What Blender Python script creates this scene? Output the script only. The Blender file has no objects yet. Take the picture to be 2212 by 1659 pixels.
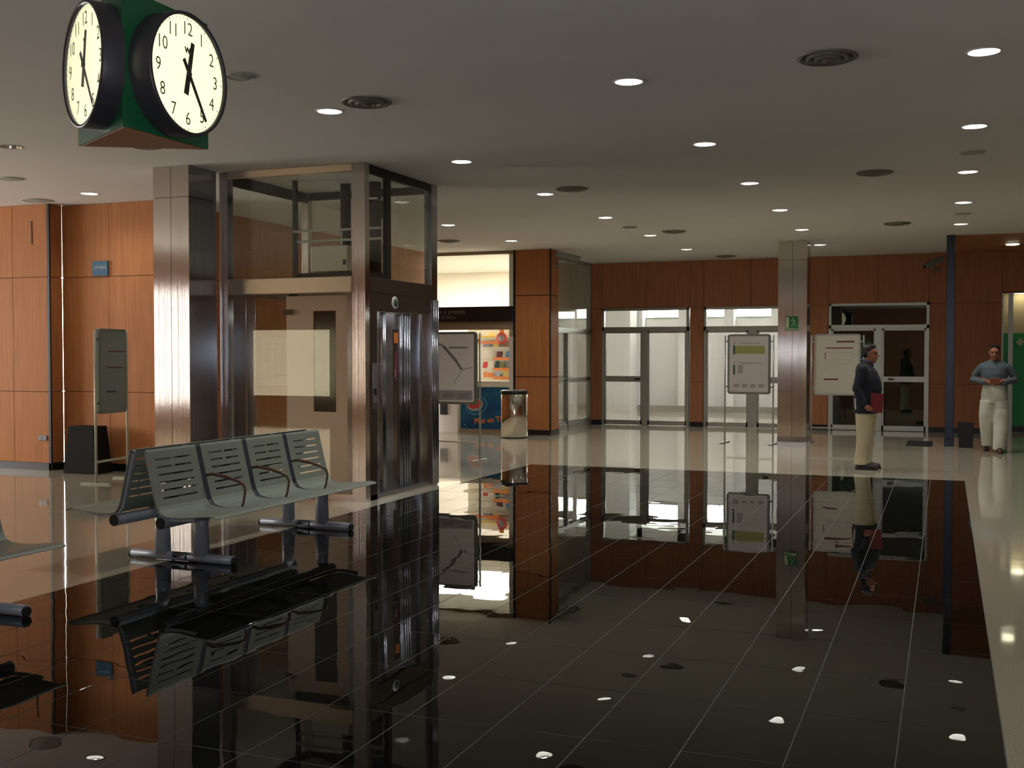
import bpy, bmesh, math, random
from mathutils import Vector, Matrix, Euler
random.seed(7)
S = bpy.context.scene
C = S.collection
# ------------------------------------------------------------------ camera, sky, light, exposure
cd = bpy.data.cameras.new('camera'); cam = bpy.data.objects.new('camera', cd); C.objects.link(cam)
cam.location = (0, 0, 1.6)
cam.rotation_euler = (math.pi/2 - 0.0272, 0, 0.3722)
cd.sensor_width = 36; cd.lens = 2400/2212*36; cd.clip_end = 200; cd.clip_start = .05
S.camera = cam
S.view_settings.view_transform = 'Standard'; S.view_settings.look = 'None'
S.view_settings.gamma = 1; S.view_settings.use_curve_mapping = False
S.view_settings.exposure = 0.0
W = bpy.data.worlds.new('daylight'); S.world = W; W.use_nodes = True
bg = W.node_tree.nodes['Background']; bg.inputs[0].default_value = (1.0, .985, .96, 1); bg.inputs[1].default_value = 17

def area(name, loc, rot, sx, sy, energy=0, col=(1, 1, 1), portal=False):
    l = bpy.data.lights.new(name, 'AREA'); l.shape = 'RECTANGLE'; l.size = sx; l.size_y = sy
    l.energy = energy; l.color = col
    o = bpy.data.objects.new(name, l); C.objects.link(o); o.location = loc; o.rotation_euler = rot
    if portal: l.cycles.is_portal = True
    return o
R90 = math.pi/2
# daylight enters by the glazed fronts behind and left of the camera, and the windows of the far corridor
area('front_portal', (-16.75, -5.05, 1.35), (-R90, 0, 0), 2.6, 1.8, portal=True)   # faces +y
area('side_portal', (-18.3, 3.4, 1.75), (0, -R90, 0), 2.3, 13.2, portal=True)  # faces +x
area('east_fill_portal', (6.2, -1.5, 1.5), (0, R90, 0), 2.6, 7, portal=True)  # faces -x; fill light through the added east glazing
area('corridor_portal', (-6.5, 30.95, 2.95), (R90, 0, 0), 11, .75, portal=True)    # faces -y
# camera flash
fl = bpy.data.lights.new('camera_flash', 'POINT'); fl.energy = 260; fl.shadow_soft_size = .035; fl.color = (.86, .92, 1)
fo = bpy.data.objects.new('camera_flash', fl); C.objects.link(fo); fo.location = (.03, -.02, 1.66)

CEIL = 3.644
# ------------------------------------------------------------------ materials
def mat(name, col, rough=.5, metal=0, spec=.5, emit=None, es=0, **kw):
    m = bpy.data.materials.new(name); m.use_nodes = True
    b = m.node_tree.nodes['Principled BSDF']
    b.inputs['Base Color'].default_value = (*col, 1); b.inputs['Roughness'].default_value = rough
    b.inputs['Metallic'].default_value = metal; b.inputs['Specular IOR Level'].default_value = spec
    if emit: b.inputs['Emission Color'].default_value = (*emit, 1); b.inputs['Emission Strength'].default_value = es
    for k, v in kw.items(): b.inputs[k.replace('_', ' ')].default_value = v
    return m
def nodes(m): return m.node_tree.nodes, m.node_tree.links, m.node_tree.nodes['Principled BSDF']
def noise_col(m, c1, c2, scale=(1, 1, 1), ns=5, detail=4, lo=.35, hi=.65, bump=0, bscale=None, coord='Object'):
    n, l, b = nodes(m)
    tc = n.new('ShaderNodeTexCoord'); mp = n.new('ShaderNodeMapping'); mp.inputs['Scale'].default_value = scale
    tx = n.new('ShaderNodeTexNoise'); tx.inputs['Scale'].default_value = ns; tx.inputs['Detail'].default_value = detail
    cr = n.new('ShaderNodeValToRGB'); cr.color_ramp.elements[0].position = lo; cr.color_ramp.elements[1].position = hi
    cr.color_ramp.elements[0].color = (*c1, 1); cr.color_ramp.elements[1].color = (*c2, 1)
    l.new(tc.outputs[coord], mp.inputs[0]); l.new(mp.outputs[0], tx.inputs[0]); l.new(tx.outputs[0], cr.inputs[0])
    l.new(cr.outputs[0], b.inputs['Base Color'])
    if bump:
        bm = n.new('ShaderNodeBump'); bm.inputs['Strength'].default_value = bump; bm.inputs['Distance'].default_value = .01
        l.new(tx.outputs[0], bm.inputs['Height']); l.new(bm.outputs[0], b.inputs['Normal'])
    return m
def brushed(name, col, rough=.15, aniso=.8, rot=0.0, grooves=True):
    m = mat(name, col, rough, 1)
    n, l, b = nodes(m)
    b.inputs['Anisotropic'].default_value = aniso; b.inputs['Anisotropic Rotation'].default_value = rot
    t = n.new('ShaderNodeTangent'); t.direction_type = 'RADIAL'; t.axis = 'Z'
    l.new(t.outputs[0], b.inputs['Tangent'])
    tc = n.new('ShaderNodeTexCoord'); mp = n.new('ShaderNodeMapping'); mp.inputs['Scale'].default_value = (60, 60, .6)
    tx = n.new('ShaderNodeTexNoise'); tx.inputs['Scale'].default_value = 3
    mr = n.new('ShaderNodeMapRange'); mr.inputs[3].default_value = rough*.85; mr.inputs[4].default_value = rough*1.2
    l.new(tc.outputs['Object'], mp.inputs[0]); l.new(mp.outputs[0], tx.inputs[0]); l.new(tx.outputs[0], mr.inputs[0]); l.new(mr.outputs[0], b.inputs['Roughness'])
    if not grooves: return m
    # fine vertical brushing grooves
    mp2 = n.new('ShaderNodeMapping'); mp2.inputs['Scale'].default_value = (1100, 1100, .05)
    gx = n.new('ShaderNodeTexNoise'); gx.inputs['Scale'].default_value = 1; gx.inputs['Detail'].default_value = 1
    bp = n.new('ShaderNodeBump'); bp.inputs['Strength'].default_value = 1; bp.inputs['Distance'].default_value = .0008
    l.new(tc.outputs['Object'], mp2.inputs[0]); l.new(mp2.outputs[0], gx.inputs[0]); l.new(gx.outputs[0], bp.inputs['Height']); l.new(bp.outputs[0], b.inputs['Normal'])
    return m
M = {}
M['steel'] = brushed('brushed_steel', (.62, .57, .52))
M['steel_long'] = brushed('lengthwise_brushed_steel', (.72, .62, .52), .38, .85, .25, False)
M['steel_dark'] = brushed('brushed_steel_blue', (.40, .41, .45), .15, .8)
M['alu'] = mat('grey_aluminium', (.42, .42, .38), .38, .7)
M['alu_light'] = mat('pale_aluminium', (.55, .56, .50), .35, .5)
M['sign_frame'] = mat('sign_frame_grey', (.16, .17, .14), .45, .3)
M['post_pale'] = mat('pale_post_paint', (.50, .50, .40), .4, .3)
wood = mat('orange_wood_veneer', (.4, .14, .04), .55, 0, .15)
noise_col(wood, (.37, .145, .050), (.47, .19, .072), (14, 14, .7), 2.2, 6, .3, .7); M['wood'] = wood
wood2 = mat('brown_wood_veneer', (.2, .06, .02), .5, 0, .25)
noise_col(wood2, (.34, .135, .062), (.44, .18, .085), (14, 14, .7), 2.2, 6, .3, .7); M['wood_far'] = wood2
M['backing'] = mat('dark_wall_backing', (.05, .022, .01), .8)
M['black'] = mat('black_plinth', (.008, .008, .008), .35)
M['blackline'] = mat('black_edge_strip', (.01, .01, .01), .5)
M['ceil'] = mat('white_ceiling_paint', (.72, .68, .62), .9, 0, .2)
noise_col(M['ceil'], (.73, .715, .685), (.76, .745, .715), (1, 1, 1), .6, 3)
M['white'] = mat('white_wall_paint', (.78, .77, .74), .8, 0, .2)
M['cream'] = mat('cream_wall_paint', (.80, .74, .64), .8, 0, .2)
def stone(name, c1, c2, rough, wav, speck, sp):
    m = mat(name, c1, rough, 0, sp); n, l, b = nodes(m)
    tc = n.new('ShaderNodeTexCoord')
    v = n.new('ShaderNodeTexNoise'); v.inputs['Scale'].default_value = speck; v.inputs['Detail'].default_value = 3
    g = n.new('ShaderNodeNewGeometry')
    cr = n.new('ShaderNodeValToRGB'); cr.color_ramp.elements[0].position = .4; cr.color_ramp.elements[1].position = .66
    cr.color_ramp.elements[0].color = (*c1, 1); cr.color_ramp.elements[1].color = (*c2, 1)
    l.new(g.outputs['Position'], v.inputs[0]); l.new(v.outputs[0], cr.inputs[0]); l.new(cr.outputs[0], b.inputs['Base Color'])
    w = n.new('ShaderNodeTexNoise'); w.inputs['Scale'].default_value = 3.2; w.inputs['Detail'].default_value = 1
    l.new(g.outputs['Position'], w.inputs[0])
    bp = n.new('ShaderNodeBump'); bp.inputs['Strength'].default_value = wav; bp.inputs['Distance'].default_value = .01
    l.new(w.outputs[0], bp.inputs['Height']); l.new(bp.outputs[0], b.inputs['Normal'])
    return m
M['granite'] = stone('polished_black_granite', (.0025, .0026, .0022), (.006, .0065, .005), .004, .07, 90, .5)
M['granite'].node_tree.nodes['Principled BSDF'].inputs['IOR'].default_value = 1.3
M['terrazzo'] = stone('polished_beige_terrazzo', (.35, .315, .23), (.49, .45, .345), .05, .06, 120, .5)
M['grout'] = mat('grey_grout', (.13, .14, .11), .6)
def glass(name, tint=(1, 1, 1), r0=.04, rough=0.0, refl=(1, 1, 1)):
    m = bpy.data.materials.new(name); m.use_nodes = True; n = m.node_tree.nodes; l = m.node_tree.links; n.clear()
    o = n.new('ShaderNodeOutputMaterial'); mx = n.new('ShaderNodeMixShader'); t = n.new('ShaderNodeBsdfTransparent'); g = n.new('ShaderNodeBsdfGlossy')
    t.inputs[0].default_value = (*tint, 1); g.inputs[0].default_value = (*refl, 1); g.inputs['Roughness'].default_value = rough
    lw = n.new('ShaderNodeLayerWeight'); lw.inputs[0].default_value = .5
    p = n.new('ShaderNodeMath'); p.operation = 'POWER'; p.inputs[1].default_value = 5
    mr = n.new('ShaderNodeMapRange'); mr.inputs[3].default_value = r0; mr.inputs[4].default_value = 1
    l.new(lw.outputs['Facing'], p.inputs[0]); l.new(p.outputs[0], mr.inputs[0]); l.new(mr.outputs[0], mx.inputs[0])
    l.new(t.outputs[0], mx.inputs[1]); l.new(g.outputs[0], mx.inputs[2]); l.new(mx.outputs[0], o.inputs[0]); return m
M['glass'] = glass('clear_glass', (.96, .98, .96))
M['glass_warm_filter'] = glass('warm_light_filter', (.50, .46, .38))  # added tint that dims and warms the south window's light
M['glass_amber_filter'] = glass('amber_light_filter', (.18, .118, .068))  # added tint so the west bay reflects warm and dim in the pillar
M['glass_dim_filter'] = glass('grey_light_filter', (.10, .115, .10))  # added tint that turns down the east fill light
M['glass_green'] = glass('greenish_glass', (.80, .88, .82), .05)
M['bench'] = mat('grey_green_enamel', (.245, .27, .225), .45, .2)
M['bench_blue'] = mat('blue_grey_enamel', (.30, .33, .38), .4, .1)
M['bench_dark'] = mat('dark_blue_bracket', (.05, .052, .075), .4, .3)
M['tube_in'] = mat('dark_tube_end', (.01, .01, .01), .7)
M['armwood'] = mat('brown_armrest_wood', (.11, .055, .035), .3)
M['green'] = mat('dark_green_clock_housing', (.012, .125, .05), .35)
M['clock_rim'] = mat('charcoal_clock_rim', (.045, .043, .05), .4, .2)
M['clock_face'] = mat('lit_clock_face', (.9, .9, .7), .4, emit=(1.0, .97, .62), es=1.15)
M['ink'] = mat('black_ink', (.01, .01, .008), .6)
M['numeral'] = mat('olive_black_numerals', (.10, .10, .03), .6)
M['lamp'] = mat('lit_lamp_tube', (1, 1, 1), .4, emit=(1, .98, .80), es=9)
M['lamp_warm'] = mat('lit_lamp_disc', (1, 1, 1), .4, emit=(1, .97, .66), es=9)
M['reflector'] = mat('lamp_reflector', (.85, .85, .8), .25, .9)
M['ring'] = mat('lamp_trim_ring', (.6, .6, .55), .4, .2)
M['diff'] = mat('air_diffuser_grey', (.20, .18, .15), .5, .3)
M['diff_dark'] = mat('air_diffuser_gap', (.05, .045, .04), .8)
M['pale'] = mat('pale_ceiling_disc', (.42, .43, .38), .7)
M['navy'] = mat('dark_blue_column_paint', (.007, .016, .04), .3)
M['darkbin'] = mat('black_plastic_bin', (.006, .006, .009), .4)
M['matt'] = mat('black_rubber_mat', (.004, .006, .004), .9)
M['cam'] = mat('grey_camera_housing', (.25, .26, .23), .5)
M['poster'] = mat('poster_paper', (.46, .42, .39), .35)
M['poster_b'] = mat('poster_paper_warm', (.50, .47, .38), .35)
M['poster_map'] = mat('map_paper', (.82, .76, .74), .3)
M['poster_left'] = mat('grey_poster_paper', (.17, .18, .16), .25)
M['maroon'] = mat('maroon_print', (.14, .03, .04), .6)
M['darkgreen'] = mat('dark_green_print', (.02, .06, .035), .6)
M['olive'] = mat('olive_print', (.25, .25, .07), .6)
M['faint'] = mat('faint_grey_print', (.27, .25, .23), .6)
M['mauve'] = mat('mauve_print', (.36, .33, .38), .6)
M['exit_green'] = mat('exit_green', (.02, .13, .05), .4)
M['exit_white'] = mat('exit_white', (.42, .50, .28), .4)
M['signblue'] = mat('blue_plate', (.01, .06, .16), .3); noise_col(M['signblue'], (.006, .02, .09), (.02, .20, .28), (0, 0, 3), 2, 2)
M['white_print'] = mat('white_print', (.45, .47, .47), .5)
M['fascia'] = mat('black_fascia', (.012, .010, .009), .35)
M['letters'] = mat('grey_white_letters', (.22, .21, .20), .4)
M['tan'] = mat('tan_shop_trim', (.30, .22, .14), .5)
M['counterblue'] = mat('blue_counter_graphic', (.01, .07, .2), .3)
noise_col(M['counterblue'], (.004, .045, .16), (.01, .13, .22), (1, 1, 1), 3, 3)
M['counterwhite'] = mat('white_counter_top', (.75, .68, .52), .4)
M['red'] = mat('red_print', (.55, .05, .04), .5)
M['orange'] = mat('orange_print', (.75, .22, .05), .5)
M['yellow'] = mat('yellow_print', (.80, .60, .18), .5)
M['skyblue'] = mat('pale_blue_print', (.10, .28, .38), .5)
M['binsteel'] = mat('polished_bin_steel', (.72, .66, .58), .12, 1)
M['greenwall'] = mat('green_wall_panel', (.005, .30, .07), .4)
M['beigewall'] = mat('beige_wall_paint', (.62, .50, .30), .7)
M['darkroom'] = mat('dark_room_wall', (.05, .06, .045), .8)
M['cab'] = mat('cabin_steel', (.78, .56, .45), .35, .15)
M['cabdark'] = mat('cabin_window_dark', (.03, .03, .025), .08, .3)
M['machine'] = mat('beige_machine_box', (.55, .50, .38), .5)
M['pipe'] = mat('dark_shaft_pipe', (.014, .012, .010), .4, .3)
M['brown_panel'] = mat('dark_lintel_steel', (.12, .085, .06), .3, .8)
M['socket'] = mat('grey_socket', (.17, .17, .18), .4)
M['darkmarble'] = mat('dark_tapered_bin', (.008, .007, .005), .8, 0, .2)

# ------------------------------------------------------------------ mesh helpers
class MB:
    def __init__(s, off=(0, 0, 0)): s.v = []; s.f = []; s.mi = []; s.o = Vector(off); s.sm = []
    def add(s, vs, fs, mi=0, smooth=False):
        b = len(s.v); s.v += [Vector(v) - s.o for v in vs]
        s.f += [tuple(b+i for i in f) for f in fs]; s.mi += [mi]*len(fs); s.sm += [smooth]*len(fs)
        return s
    def box(s, x0, x1, y0, y1, z0, z1, mi=0, M4=None):
        if x0 > x1: x0, x1 = x1, x0
        if y0 > y1: y0, y1 = y1, y0
        if z0 > z1: z0, z1 = z1, z0
        vs = [Vector(p) for p in ((x0,y0,z0),(x1,y0,z0),(x1,y1,z0),(x0,y1,z0),(x0,y0,z1),(x1,y0,z1),(x1,y1,z1),(x0,y1,z1))]
        if M4 is not None: vs = [M4 @ v for v in vs]
        return s.add(vs, [(0,3,2,1),(4,5,6,7),(0,1,5,4),(1,2,6,5),(2,3,7,6),(3,0,4,7)], mi)
    def tube(s, pts, r, n=10, mi=0, caps=True):
        pts = [Vector(p) for p in pts]; rs = r if isinstance(r, (list, tuple)) else [r]*len(pts)
        vs = []; prev = None
        for i, p in enumerate(pts):
            a = pts[max(i-1, 0)]; b = pts[min(i+1, len(pts)-1)]; t = (b-a).normalized()
            if prev is None: u = t.orthogonal().normalized()
            else: u = (prev - t*prev.dot(t)).normalized()
            prev = u; w = t.cross(u)
            vs += [p + (u*math.cos(2*math.pi*k/n) + w*math.sin(2*math.pi*k/n))*rs[i] for k in range(n)]
        fs = [(i*n+k, i*n+(k+1) % n, (i+1)*n+(k+1) % n, (i+1)*n+k) for i in range(len(pts)-1) for k in range(n)]
        s.add(vs, fs, mi, True)
        if caps:
            b = len(s.v) - len(vs)
            s.f += [tuple(b+k for k in reversed(range(n))), tuple(b+(len(pts)-1)*n+k for k in range(n))]; s.mi += [mi]*2; s.sm += [False]*2
        return s
    def lathe(s, prof, c=(0, 0, 0), n=32, mi=0, axis=None, M4=None, smooth=True):
        vs = []
        for r, z in prof:
            for k in range(n):
                a = 2*math.pi*k/n; v = Vector((r*math.cos(a), r*math.sin(a), z))
                if M4 is not None: v = M4 @ v
                vs.append(v + Vector(c))
        m = len(prof)
        fs = [(i*n+k, i*n+(k+1) % n, (i+1)*n+(k+1) % n, (i+1)*n+k) for i in range(m-1) for k in range(n)]
        return s.add(vs, fs, mi, smooth)
    def prism(s, poly, z0, z1, mi=0, M4=None):
        n = len(poly); vs = [Vector((x, y, z0)) for x, y in poly] + [Vector((x, y, z1)) for x, y in poly]
        if M4 is not None: vs = [M4 @ v for v in vs]
        return s.add(vs, [tuple(reversed(range(n))), tuple(range(n, 2*n))] + [(k, (k+1) % n, n+(k+1) % n, n+k) for k in range(n)], mi)
    def build(s, name, mats, parent=None, bevel=0, kind=None, label=None):
        me = bpy.data.meshes.new(name); me.from_pydata(s.v, [], s.f)
        for m in (mats if isinstance(mats, (list, tuple)) else [mats]): me.materials.append(M[m] if isinstance(m, str) else m)
        me.polygons.foreach_set('material_index', s.mi); me.polygons.foreach_set('use_smooth', s.sm)
        if bevel:
            bm = bmesh.new(); bm.from_mesh(me); bmesh.ops.bevel(bm, geom=list(bm.edges), offset=bevel, segments=2, affect='EDGES', profile=.6, clamp_overlap=True); bm.to_mesh(me); bm.free()
        me.update()
        o = bpy.data.objects.new(name, me); C.objects.link(o)
        if parent: o.parent = parent
        if kind: o['kind'] = kind
        if label: o['label'] = label
        return o
def thing(name, label, cat, loc=(0, 0, 0), rz=0, group=None):
    o = bpy.data.objects.new(name, None); C.objects.link(o); o.location = loc; o.rotation_euler = (0, 0, rz)
    o.empty_display_size = .1
    o['label'] = label; o['category'] = cat
    if group: o['group'] = group
    return o
def tag(o, label, cat, group=None):
    o['label'] = label; o['category'] = cat
    if group: o['group'] = group
    return o
def copy_tree(o, parent=None):
    c = o.copy(); C.objects.link(c)
    if parent: c.parent = parent
    for ch in [x for x in bpy.data.objects if x.parent == o]: copy_tree(ch, c)
    return c
def rrect(w, h, r, n=5):
    p = []
    for cx, cy, a0 in ((w/2-r, h/2-r, 0), (-w/2+r, h/2-r, 90), (-w/2+r, -h/2+r, 180), (w/2-r, -h/2+r, 270)):
        p += [(cx+r*math.cos(math.radians(a0+90*k/n)), cy+r*math.sin(math.radians(a0+90*k/n))) for k in range(n+1)]
    return p
# upright plane helper: local (u, v, w) -> (x=u, z=v, y=-w), facing -y
UP = Matrix(((1, 0, 0, 0), (0, 0, -1, 0), (0, 1, 0, 0), (0, 0, 0, 1)))
def text(name, body, size, m, parent, mtx, align='CENTER', ext=.001, offset=0, sx=1.0):
    cu = bpy.data.curves.new(name, 'FONT'); cu.body = body; cu.size = size; cu.extrude = ext; cu.align_x = align; cu.align_y = 'CENTER'; cu.offset = offset
    cu.resolution_u = 3
    t = bpy.data.objects.new('tmp_text', cu); C.objects.link(t)
    dg = bpy.context.evaluated_depsgraph_get(); dg.update()
    me = bpy.data.meshes.new_from_object(t.evaluated_get(dg)); me.name = name
    bpy.data.objects.remove(t); bpy.data.curves.remove(cu)
    me.materials.clear(); me.materials.append(M[m])
    me.transform(mtx @ Matrix.Diagonal((sx, 1, 1, 1)))
    o = bpy.data.objects.new(name, me); C.objects.link(o); o.parent = parent
    return o

# ------------------------------------------------------------------ floor
FX0, FX1, FY1 = -5.58, .238, 15.06
floor = MB().box(-18.5, 8, -5.4, 31.2, -.25, -.001).build('floor', 'grout', kind='structure')
MB().box(-18.5, FX0-.003, -5.4, 31.2, -.02, 0).build('terrazzo_slab', 'terrazzo', floor)
MB().box(FX1+.003, 8, -5.4, 31.2, -.02, 0).build('terrazzo_slab', 'terrazzo', floor)
MB().box(FX0-.003, FX1+.003, FY1+.003, 31.2, -.02, 0).build('terrazzo_slab', 'terrazzo', floor)
TS, TL, g = .4062, .6673, .0024
cache = {}
def tile_mesh(w, l):
    k = (round(w, 4), round(l, 4))
    if k not in cache:
        e = .0005
        mb = MB(); a, b_ = w/2-g, l/2-g
        vs = [(-a,-b_,-.02),(a,-b_,-.02),(a,b_,-.02),(-a,b_,-.02),(-a,-b_,-e),(a,-b_,-e),(a,b_,-e),(-a,b_,-e),(-a+e,-b_+e,0),(a-e,-b_+e,0),(a-e,b_-e,0),(-a+e,b_-e,0)]
        mb.add(vs, [(0,1,5,4),(1,2,6,5),(2,3,7,6),(3,0,4,7),(4,5,9,8),(5,6,10,9),(6,7,11,10),(7,4,8,11),(8,9,10,11)])
        o = mb.build('tile', 'granite'); me = o.data; bpy.data.objects.remove(o); cache[k] = me
    return cache[k]
cols = []; x = FX1
while x > FX0+.01:
    x0 = max(x-TS, FX0); cols.append((x0, x)); x = x0
rows = []; y = FY1
while y > 3.1:
    rows.append((y-TL, y)); y -= TL
ylast = y
for (ya, yb) in rows:
    for (xa, xb) in cols:
        o = bpy.data.objects.new('tile', tile_mesh(xb-xa, yb-ya)); C.objects.link(o); o.parent = floor
        o.location = ((xa+xb)/2, (ya+yb)/2, 0)
        o.rotation_euler = (random.uniform(-1, 1)*.0009, random.uniform(-1, 1)*.0009, 0)
mb = MB(); y = ylast
while y > -5.3:
    for (xa, xb) in cols: mb.box(xa+g, xb-g, y-TL+g, y-g, -.02, 0)
    y -= TL
mb.build('tiling', 'granite', floor, kind='stuff')

# ------------------------------------------------------------------ ceiling with recessed lamp holes
LG = [(.22, 8.22), (-2.24, 8.15), (-4.86, 8.22), (.22, 10.87), (-2.21, 10.83), (-4.82, 10.87), (-10.2, 11.3), (.21, 13.55), (-2.21, 13.5), (-4.8, 13.46),
      (.2, 16.26), (-2.22, 16.17), (-4.78, 16.1), (-7.38, 16.12), (.2, 18.93), (-2.23, 18.85), (-4.78, 18.8), (-7.35, 18.78), (-2.22, 21.57), (-4.75, 21.57)]
UNLIT = (-8.62, 8.47)
HR = .105
bm = bmesh.new()
outer = [(-18.5, -5.3), (8, -5.3), (8, 31.1), (-18.5, 31.1)]
ov = [bm.verts.new((a, b, CEIL)) for a, b in outer]
for i in range(4): bm.edges.new((ov[i], ov[(i+1) % 4]))
for (lx, ly) in LG + [UNLIT]:
    vs = [bm.verts.new((lx+HR*math.cos(2*math.pi*k/24), ly+HR*math.sin(2*math.pi*k/24), CEIL)) for k in range(24)]
    for i in range(24): bm.edges.new((vs[i], vs[(i+1) % 24]))
bmesh.ops.triangle_fill(bm, use_beauty=True, use_dissolve=False, edges=list(bm.edges), normal=(0, 0, -1))
hole = [f for f in bm.faces if any((f.calc_center_median().xy - Vector(q)).length < HR*.98 for q in LG+[UNLIT])]
bmesh.ops.delete(bm, geom=hole, context='FACES_ONLY')
me = bpy.data.meshes.new('ceiling'); bm.to_mesh(me); bm.free(); me.materials.append(M['ceil'])
ceiling = bpy.data.objects.new('ceiling', me); C.objects.link(ceiling); ceiling['kind'] = 'structure'
MB().box(-18.6, 8.1, -5.4, 31.2, CEIL+.3, CEIL+.4).build('roof_slab', 'backing', ceiling)

# ------------------------------------------------------------------ panelled walls
def panel_wall(name, axis, pos, ub, openings=(), zb=(.1, 1.08, 2.65, CEIL), m='wood', face=-1, thick=.25, backing=True, u0=None, u1=None, plinth=True, base='baseboard_left'):
    """axis 'x': wall runs along x, its face at y=pos; axis 'y': runs along y, face at x=pos. face: side the room is on"""
    def bx(mb, a, b_, d0, d1, z0, z1):
        if axis == 'x': mb.box(a, b_, pos+d0, pos+d1, z0, z1)
        else: mb.box(pos+d0, pos+d1, a, b_, z0, z1)
    u0 = ub[0] if u0 is None else u0; u1 = ub[-1] if u1 is None else u1
    mb = MB(); s = -face; cuts = sorted(set([u0, u1] + [v for o in openings for v in o[:2]]))
    for a, b_ in zip(cuts, cuts[1:]):
        mid = (a+b_)/2; op = [o for o in openings if o[0] <= mid <= o[1]]
        if not op: bx(mb, a, b_, .022*s, thick*s, 0, CEIL)
        else:
            bx(mb, a, b_, .022*s, thick*s, op[0][3], CEIL)
            if op[0][2] > 0.01: bx(mb, a, b_, .022*s, thick*s, 0, op[0][2])
    w = mb.build(name, 'backing', kind='structure')
    for a, b_ in zip(ub, ub[1:]):
        for z0, z1 in zip(zb, zb[1:]):
            mid = (a+b_)/2; op = [o for o in openings if o[0]-.02 <= mid <= o[1]+.02 and z0 < o[3]-.1 and z1 > o[2]+.1]
            if op: continue
            mb = MB(); bx(mb, a+.004, b_-.004, 0, .021*s, z0+.004, z1-.004); mb.build('panel', m, w)
    if plinth:
        mb = MB()
        for a, b_ in zip(cuts, cuts[1:]):
            mid = (a+b_)/2
            if not [o for o in openings if o[0] <= mid <= o[1] and o[2] < .1]: bx(mb, a, b_, -.004*s, .0215*s, 0, .1)
        if mb.f: mb.build(base, 'black', kind='structure')
    return w
# left wall: a proud section, its return, the set back section and the long wall behind the lift
panel_wall('wall_left', 'x', 11.85, [-18.3, -17.4, -16.4, -15.2, -14.0, -12.85, -12.05, -11.41], thick=.25, base='baseboard_left', u1=-11.44)
panel_wall('wall_left_return', 'y', -11.41, [11.872, 12.1], face=1, thick=.02, base='baseboard_left_return')
MB().box(-11.425, -11.385, 11.835, 11.86, .1, CEIL).build('trim_1', 'blackline', kind='structure')
panel_wall('wall_left_recess', 'x', 12.1, [-11.41, -10.6, -9.78], base='baseboard_left_recess')
panel_wall('wall_left_passage', 'y', -9.8, [12.12, 13.3, 14.5, 15.7, 16.9, 18.1, 19.3, 20.5], face=1, thick=.3, base='baseboard_left_passage')

def mullion_wall(name, axis, pos, u0, u1, z0, z1, step, face):
    mb = MB()
    def bx(a, b_, c, d):
        if axis == 'x': mb.box(a, b_, pos-.06, pos+.06, c, d)
        else: mb.box(pos-.06, pos+.06, a, b_, c, d)
    bx(u0, u1, 0, z0); bx(u0, u1, z1, CEIL)
    n = max(1, round((u1-u0)/step))
    for i in range(n+1):
        u = u0+(u1-u0)*i/n; bx(u-.04, u+.04, z0, z1)
    return mb.build(name, 'wood_far', kind='structure')
mullion_wall('wall_west', 'y', -18.2, -3.2, 10.0, .6, 2.9, 2.2, 1)
MB().box(-18.3, -18.1, -5.3, -3.2, 0, CEIL).box(-18.3, -18.1, 10.0, 11.9, 0, CEIL).build('wall_west_end', 'wood_far', kind='structure')
mullion_wall('wall_south', 'x', -5.0, -18.1, -15.4, .45, 2.25, 2.7, 1)
MB().box(-15.4, 8, -5.1, -4.9, 0, CEIL).build('wall_south_end', 'wood_far', kind='structure')
MB().box(6.0, 6.2, 2.0, 24.4, 0, CEIL).build('wall_right', 'wood_far', kind='structure')
mullion_wall('wall_east_fill_glazing', 'y', 6.1, -5.0, 2.0, .2, 2.8, 2.3, -1)  # unseen glazing added to let fill light in from the right
def big_pane(wname, *bx):
    w = bpy.data.objects[wname]; MB().box(*bx).build('glass_pane', 'glass_warm_filter' if wname == 'wall_south' else 'glass_dim_filter', w)
big_pane('wall_south', -18.1, -15.4, -5.01, -5.0, .45, 2.25)
MB().box(-18.21, -18.2, -3.2, 5.6, .6, 2.9).build('glass_pane', 'glass_amber_filter', bpy.data.objects['wall_west'])
big_pane('wall_east_fill_glazing', 6.1, 6.11, -5, 2.0, .2, 2.8)

# back wall with the glazed doors
BY = 24.2
panel_wall('wall_back', 'x', BY, [-7.62, -7.26, -6.24, -5.25, -4.95, -3.93, -2.95, -2.31, -1.32, -.33, 1.03, 2.6, 3.8, 5.0, 6.0],
           openings=[(-7.26, -5.25, 0, 2.62), (-4.95, -2.95, 0, 2.62), (-2.31, -.33, 0, 2.66), (1.03, 2.6, 0, 2.81)], zb=(.1, .98, 2.62, CEIL), m='wood_far', thick=.2, base='baseboard_back')

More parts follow.
